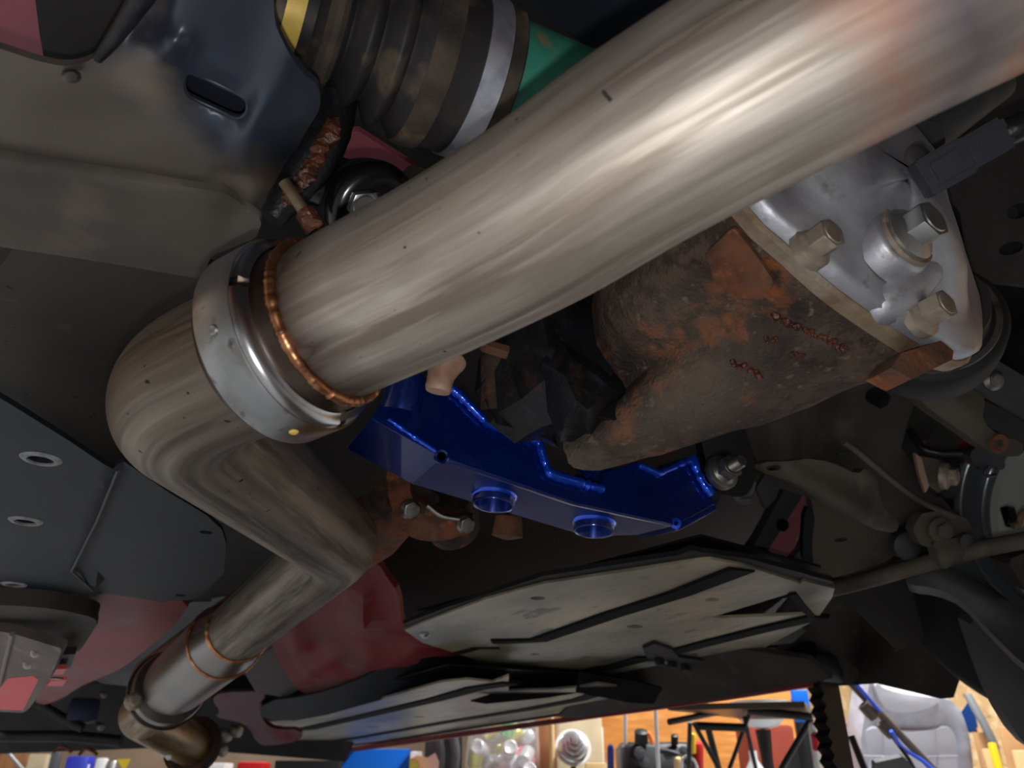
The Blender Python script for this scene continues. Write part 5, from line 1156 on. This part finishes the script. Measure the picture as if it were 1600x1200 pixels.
# prop pole with blue hose in front of the seat
pp = thing('prop_pole', 'brown adjustable pole with blue tube crossing before the grey seat', 'pole', flo(at(1470, 1215, 2.4)))
pdm = M('bronze_pole', (104, 92, 84), .45, .4)
tube('pole', [at(1328, 1066, 2.5), at(1462, 1206, 2.4), at(1500, 1262, 2.38)], .012, pdm, 12, pp)
for (x, y) in ((1358, 1110), (1386, 1138)): lathe('coupling', [(.010, -.025), (.020, -.025), (.022, 0), (.020, .025), (.010, .025)], at(x, y, 2.46), at(1462, 1206, 2.4) - at(1328, 1066, 2.5), pdm, 16, pp, closed=True)
tube('blue_tube', spline([at(1332, 1062, 2.46), at(1375, 1112, 2.44)], 6), .006, M('blue_hose', (60, 96, 235), .4), 10, pp)
tube('blue_tube', spline([at(1392, 1142, 2.42), at(1410, 1168, 2.42), at(1440, 1188, 2.40), at(1462, 1206, 2.38)], 6), .006, M('blue_hose2', (60, 96, 235), .4), 10, pp)
tube('side_rod', [at(1388, 1142, 2.45), at(1420, 1186, 2.4), at(1436, 1215, 2.38)], .006, blackp, 10, pp)
tube('black_rod', [at(1330, 1150, 2.2), at(1350, 1200, 2.15), flo(at(1364, 1240, 2.1))], .010, blackp, 10, label='black steel rod right of the jack stand', cat='rod')
sheet('black_plate', rnd([(1366, 1192), (1412, 1182), (1440, 1215), (1440, 1300), (1372, 1300)], 4), PF(2.3), blackp, .02, label='black plate leaning below the pole', cat='plate')
loft('paper_roll', [[at(x, y, d) for (x, y) in ((1330, 1240), (1328, 1072), (1336, 1086), (1348, 1130), (1350, 1240))] for d in (3.5, 3.56)], card, label='cream paper roll left of the grey seat', cat='paper')
sheet('foil_balloon', chaikin([(1332, 1062), (1342, 1056), (1357, 1056), (1358, 1072), (1350, 1076), (1338, 1070)], 1), PF(3.45), M('iridescent_foil', (190, 215, 205), .2, .4, [((120, 160, 235), 12, .5, .6), ((220, 235, 150), 18, .55, .7)]), .02, label='iridescent foil scrap above the grey seat corner', cat='foil')
stand('red_box', 1324, 1337, 1130, 3.75, .06, redp, label='small red box left of the grey seat', cat='box')
# right of the seat
loft('blue_bag', [[at(x, y, d) for (x, y) in ((1502, 1112), (1512, 1098), (1522, 1106), (1528, 1136), (1516, 1146), (1508, 1138))] for d in (3.6, 3.7)], bluecl, label='bright blue bag hanging right of the seat', cat='bag', smooth=50)
stand('bag_hook_post', 1512, 1518, 1104, 3.72, .02, wood2, label='thin wooden post behind the blue bag', cat='post')
tube('grey_pipe', [at(1512, 1086, 3.5), at(1538, 1132, 3.4), at(1552, 1160, 3.38), flo(at(1560, 1230, 3.3))], .018, M('grey_pvc', (120, 124, 128), .5), 12, label='grey plastic pipe leaning right of the blue bag', cat='pipe')
stand('yellow_level', 1548, 1557, 1160, 3.2, .03, yel, label='yellow spirit level standing by the plywood', cat='level')
stand('plywood_sheet', 1562, 1660, 1136, 3.3, .02, cardb, label='brown plywood sheet at the right bottom edge', cat='plywood')
stand('plywood_sheet', 1584, 1680, 1172, 3.1, .02, pale, label='pale board in front of the brown plywood', cat='board')
stand('cardboard_piece', 1522, 1546, 1144, 3.45, .02, cardb, label='torn cardboard piece between seat and level', cat='cardboard')
stand('cardboard_piece', 1536, 1560, 1170, 3.3, .02, pale, label='pale cardboard piece left of the yellow level', cat='cardboard')
# far left strip below the bumper
stand('brown_crate', -30, 44, 1178, 4.8, .2, wood2, label='brown wooden crate at the far left bottom', cat='crate')
stand('cream_bucket', 46, 74, 1178, 4.7, .12, card, label='cream bucket beside the brown crate', cat='bucket')
stand('grey_post', 80, 92, 1176, 4.6, .05, greyc, label='dark grey post between bucket and blue jug', cat='post')
jg = thing('blue_jug', 'blue and white plastic jug at the bottom left', 'jug', base(122, 1190, 4.6))
stand('jug_body', 104, 140, 1181, 4.6, .1, M('jug_blue', (52, 66, 190), .35), jg, bevel=.02); stand('jug_label', 108, 140, 1194, 4.59, .01, white, jg)
stand('white_bottle', 150, 166, 1184, 4.6, .05, white, bevel=.015, label='white bottle right of the blue jug', cat='bottle')
stand('grey_can', 168, 182, 1188, 4.6, .05, silver, bevel=.01, label='silver can right of the white bottle', cat='can')
loft('yellow_funnel', [[at(x, y, d) for (x, y) in ((183, 1186), (204, 1186), (194, 1206))] for d in (4.5, 4.55)], yel, label='yellow triangular funnel at the bottom left', cat='funnel')
stand('funnel_shelf', 176, 212, 1204, 4.5, .15, wood2, label='low wooden shelf under the yellow funnel', cat='shelf')
stand('white_box', 282, 352, 1192, 4.3, .15, white, label='flat white box below the front exhaust', cat='box')
stand('red_jack', 370, 414, 1190, 4.2, .15, redp, bevel=.02, label='red garage jack part right of the white box', cat='jack')
stand('dark_crate', 430, 530, 1188, 4.2, .2, blackp, label='black crate left of the blue bin', cat='crate')
tube('broom_handle', [at(5, 1168, 4.2), at(38, 1205, 4.2), flo(at(60, 1240, 4.1))], .010, M('steel_handle', (150, 150, 150), .4, .5), 10, label='thin steel broom handle leaning at the far left', cat='handle')
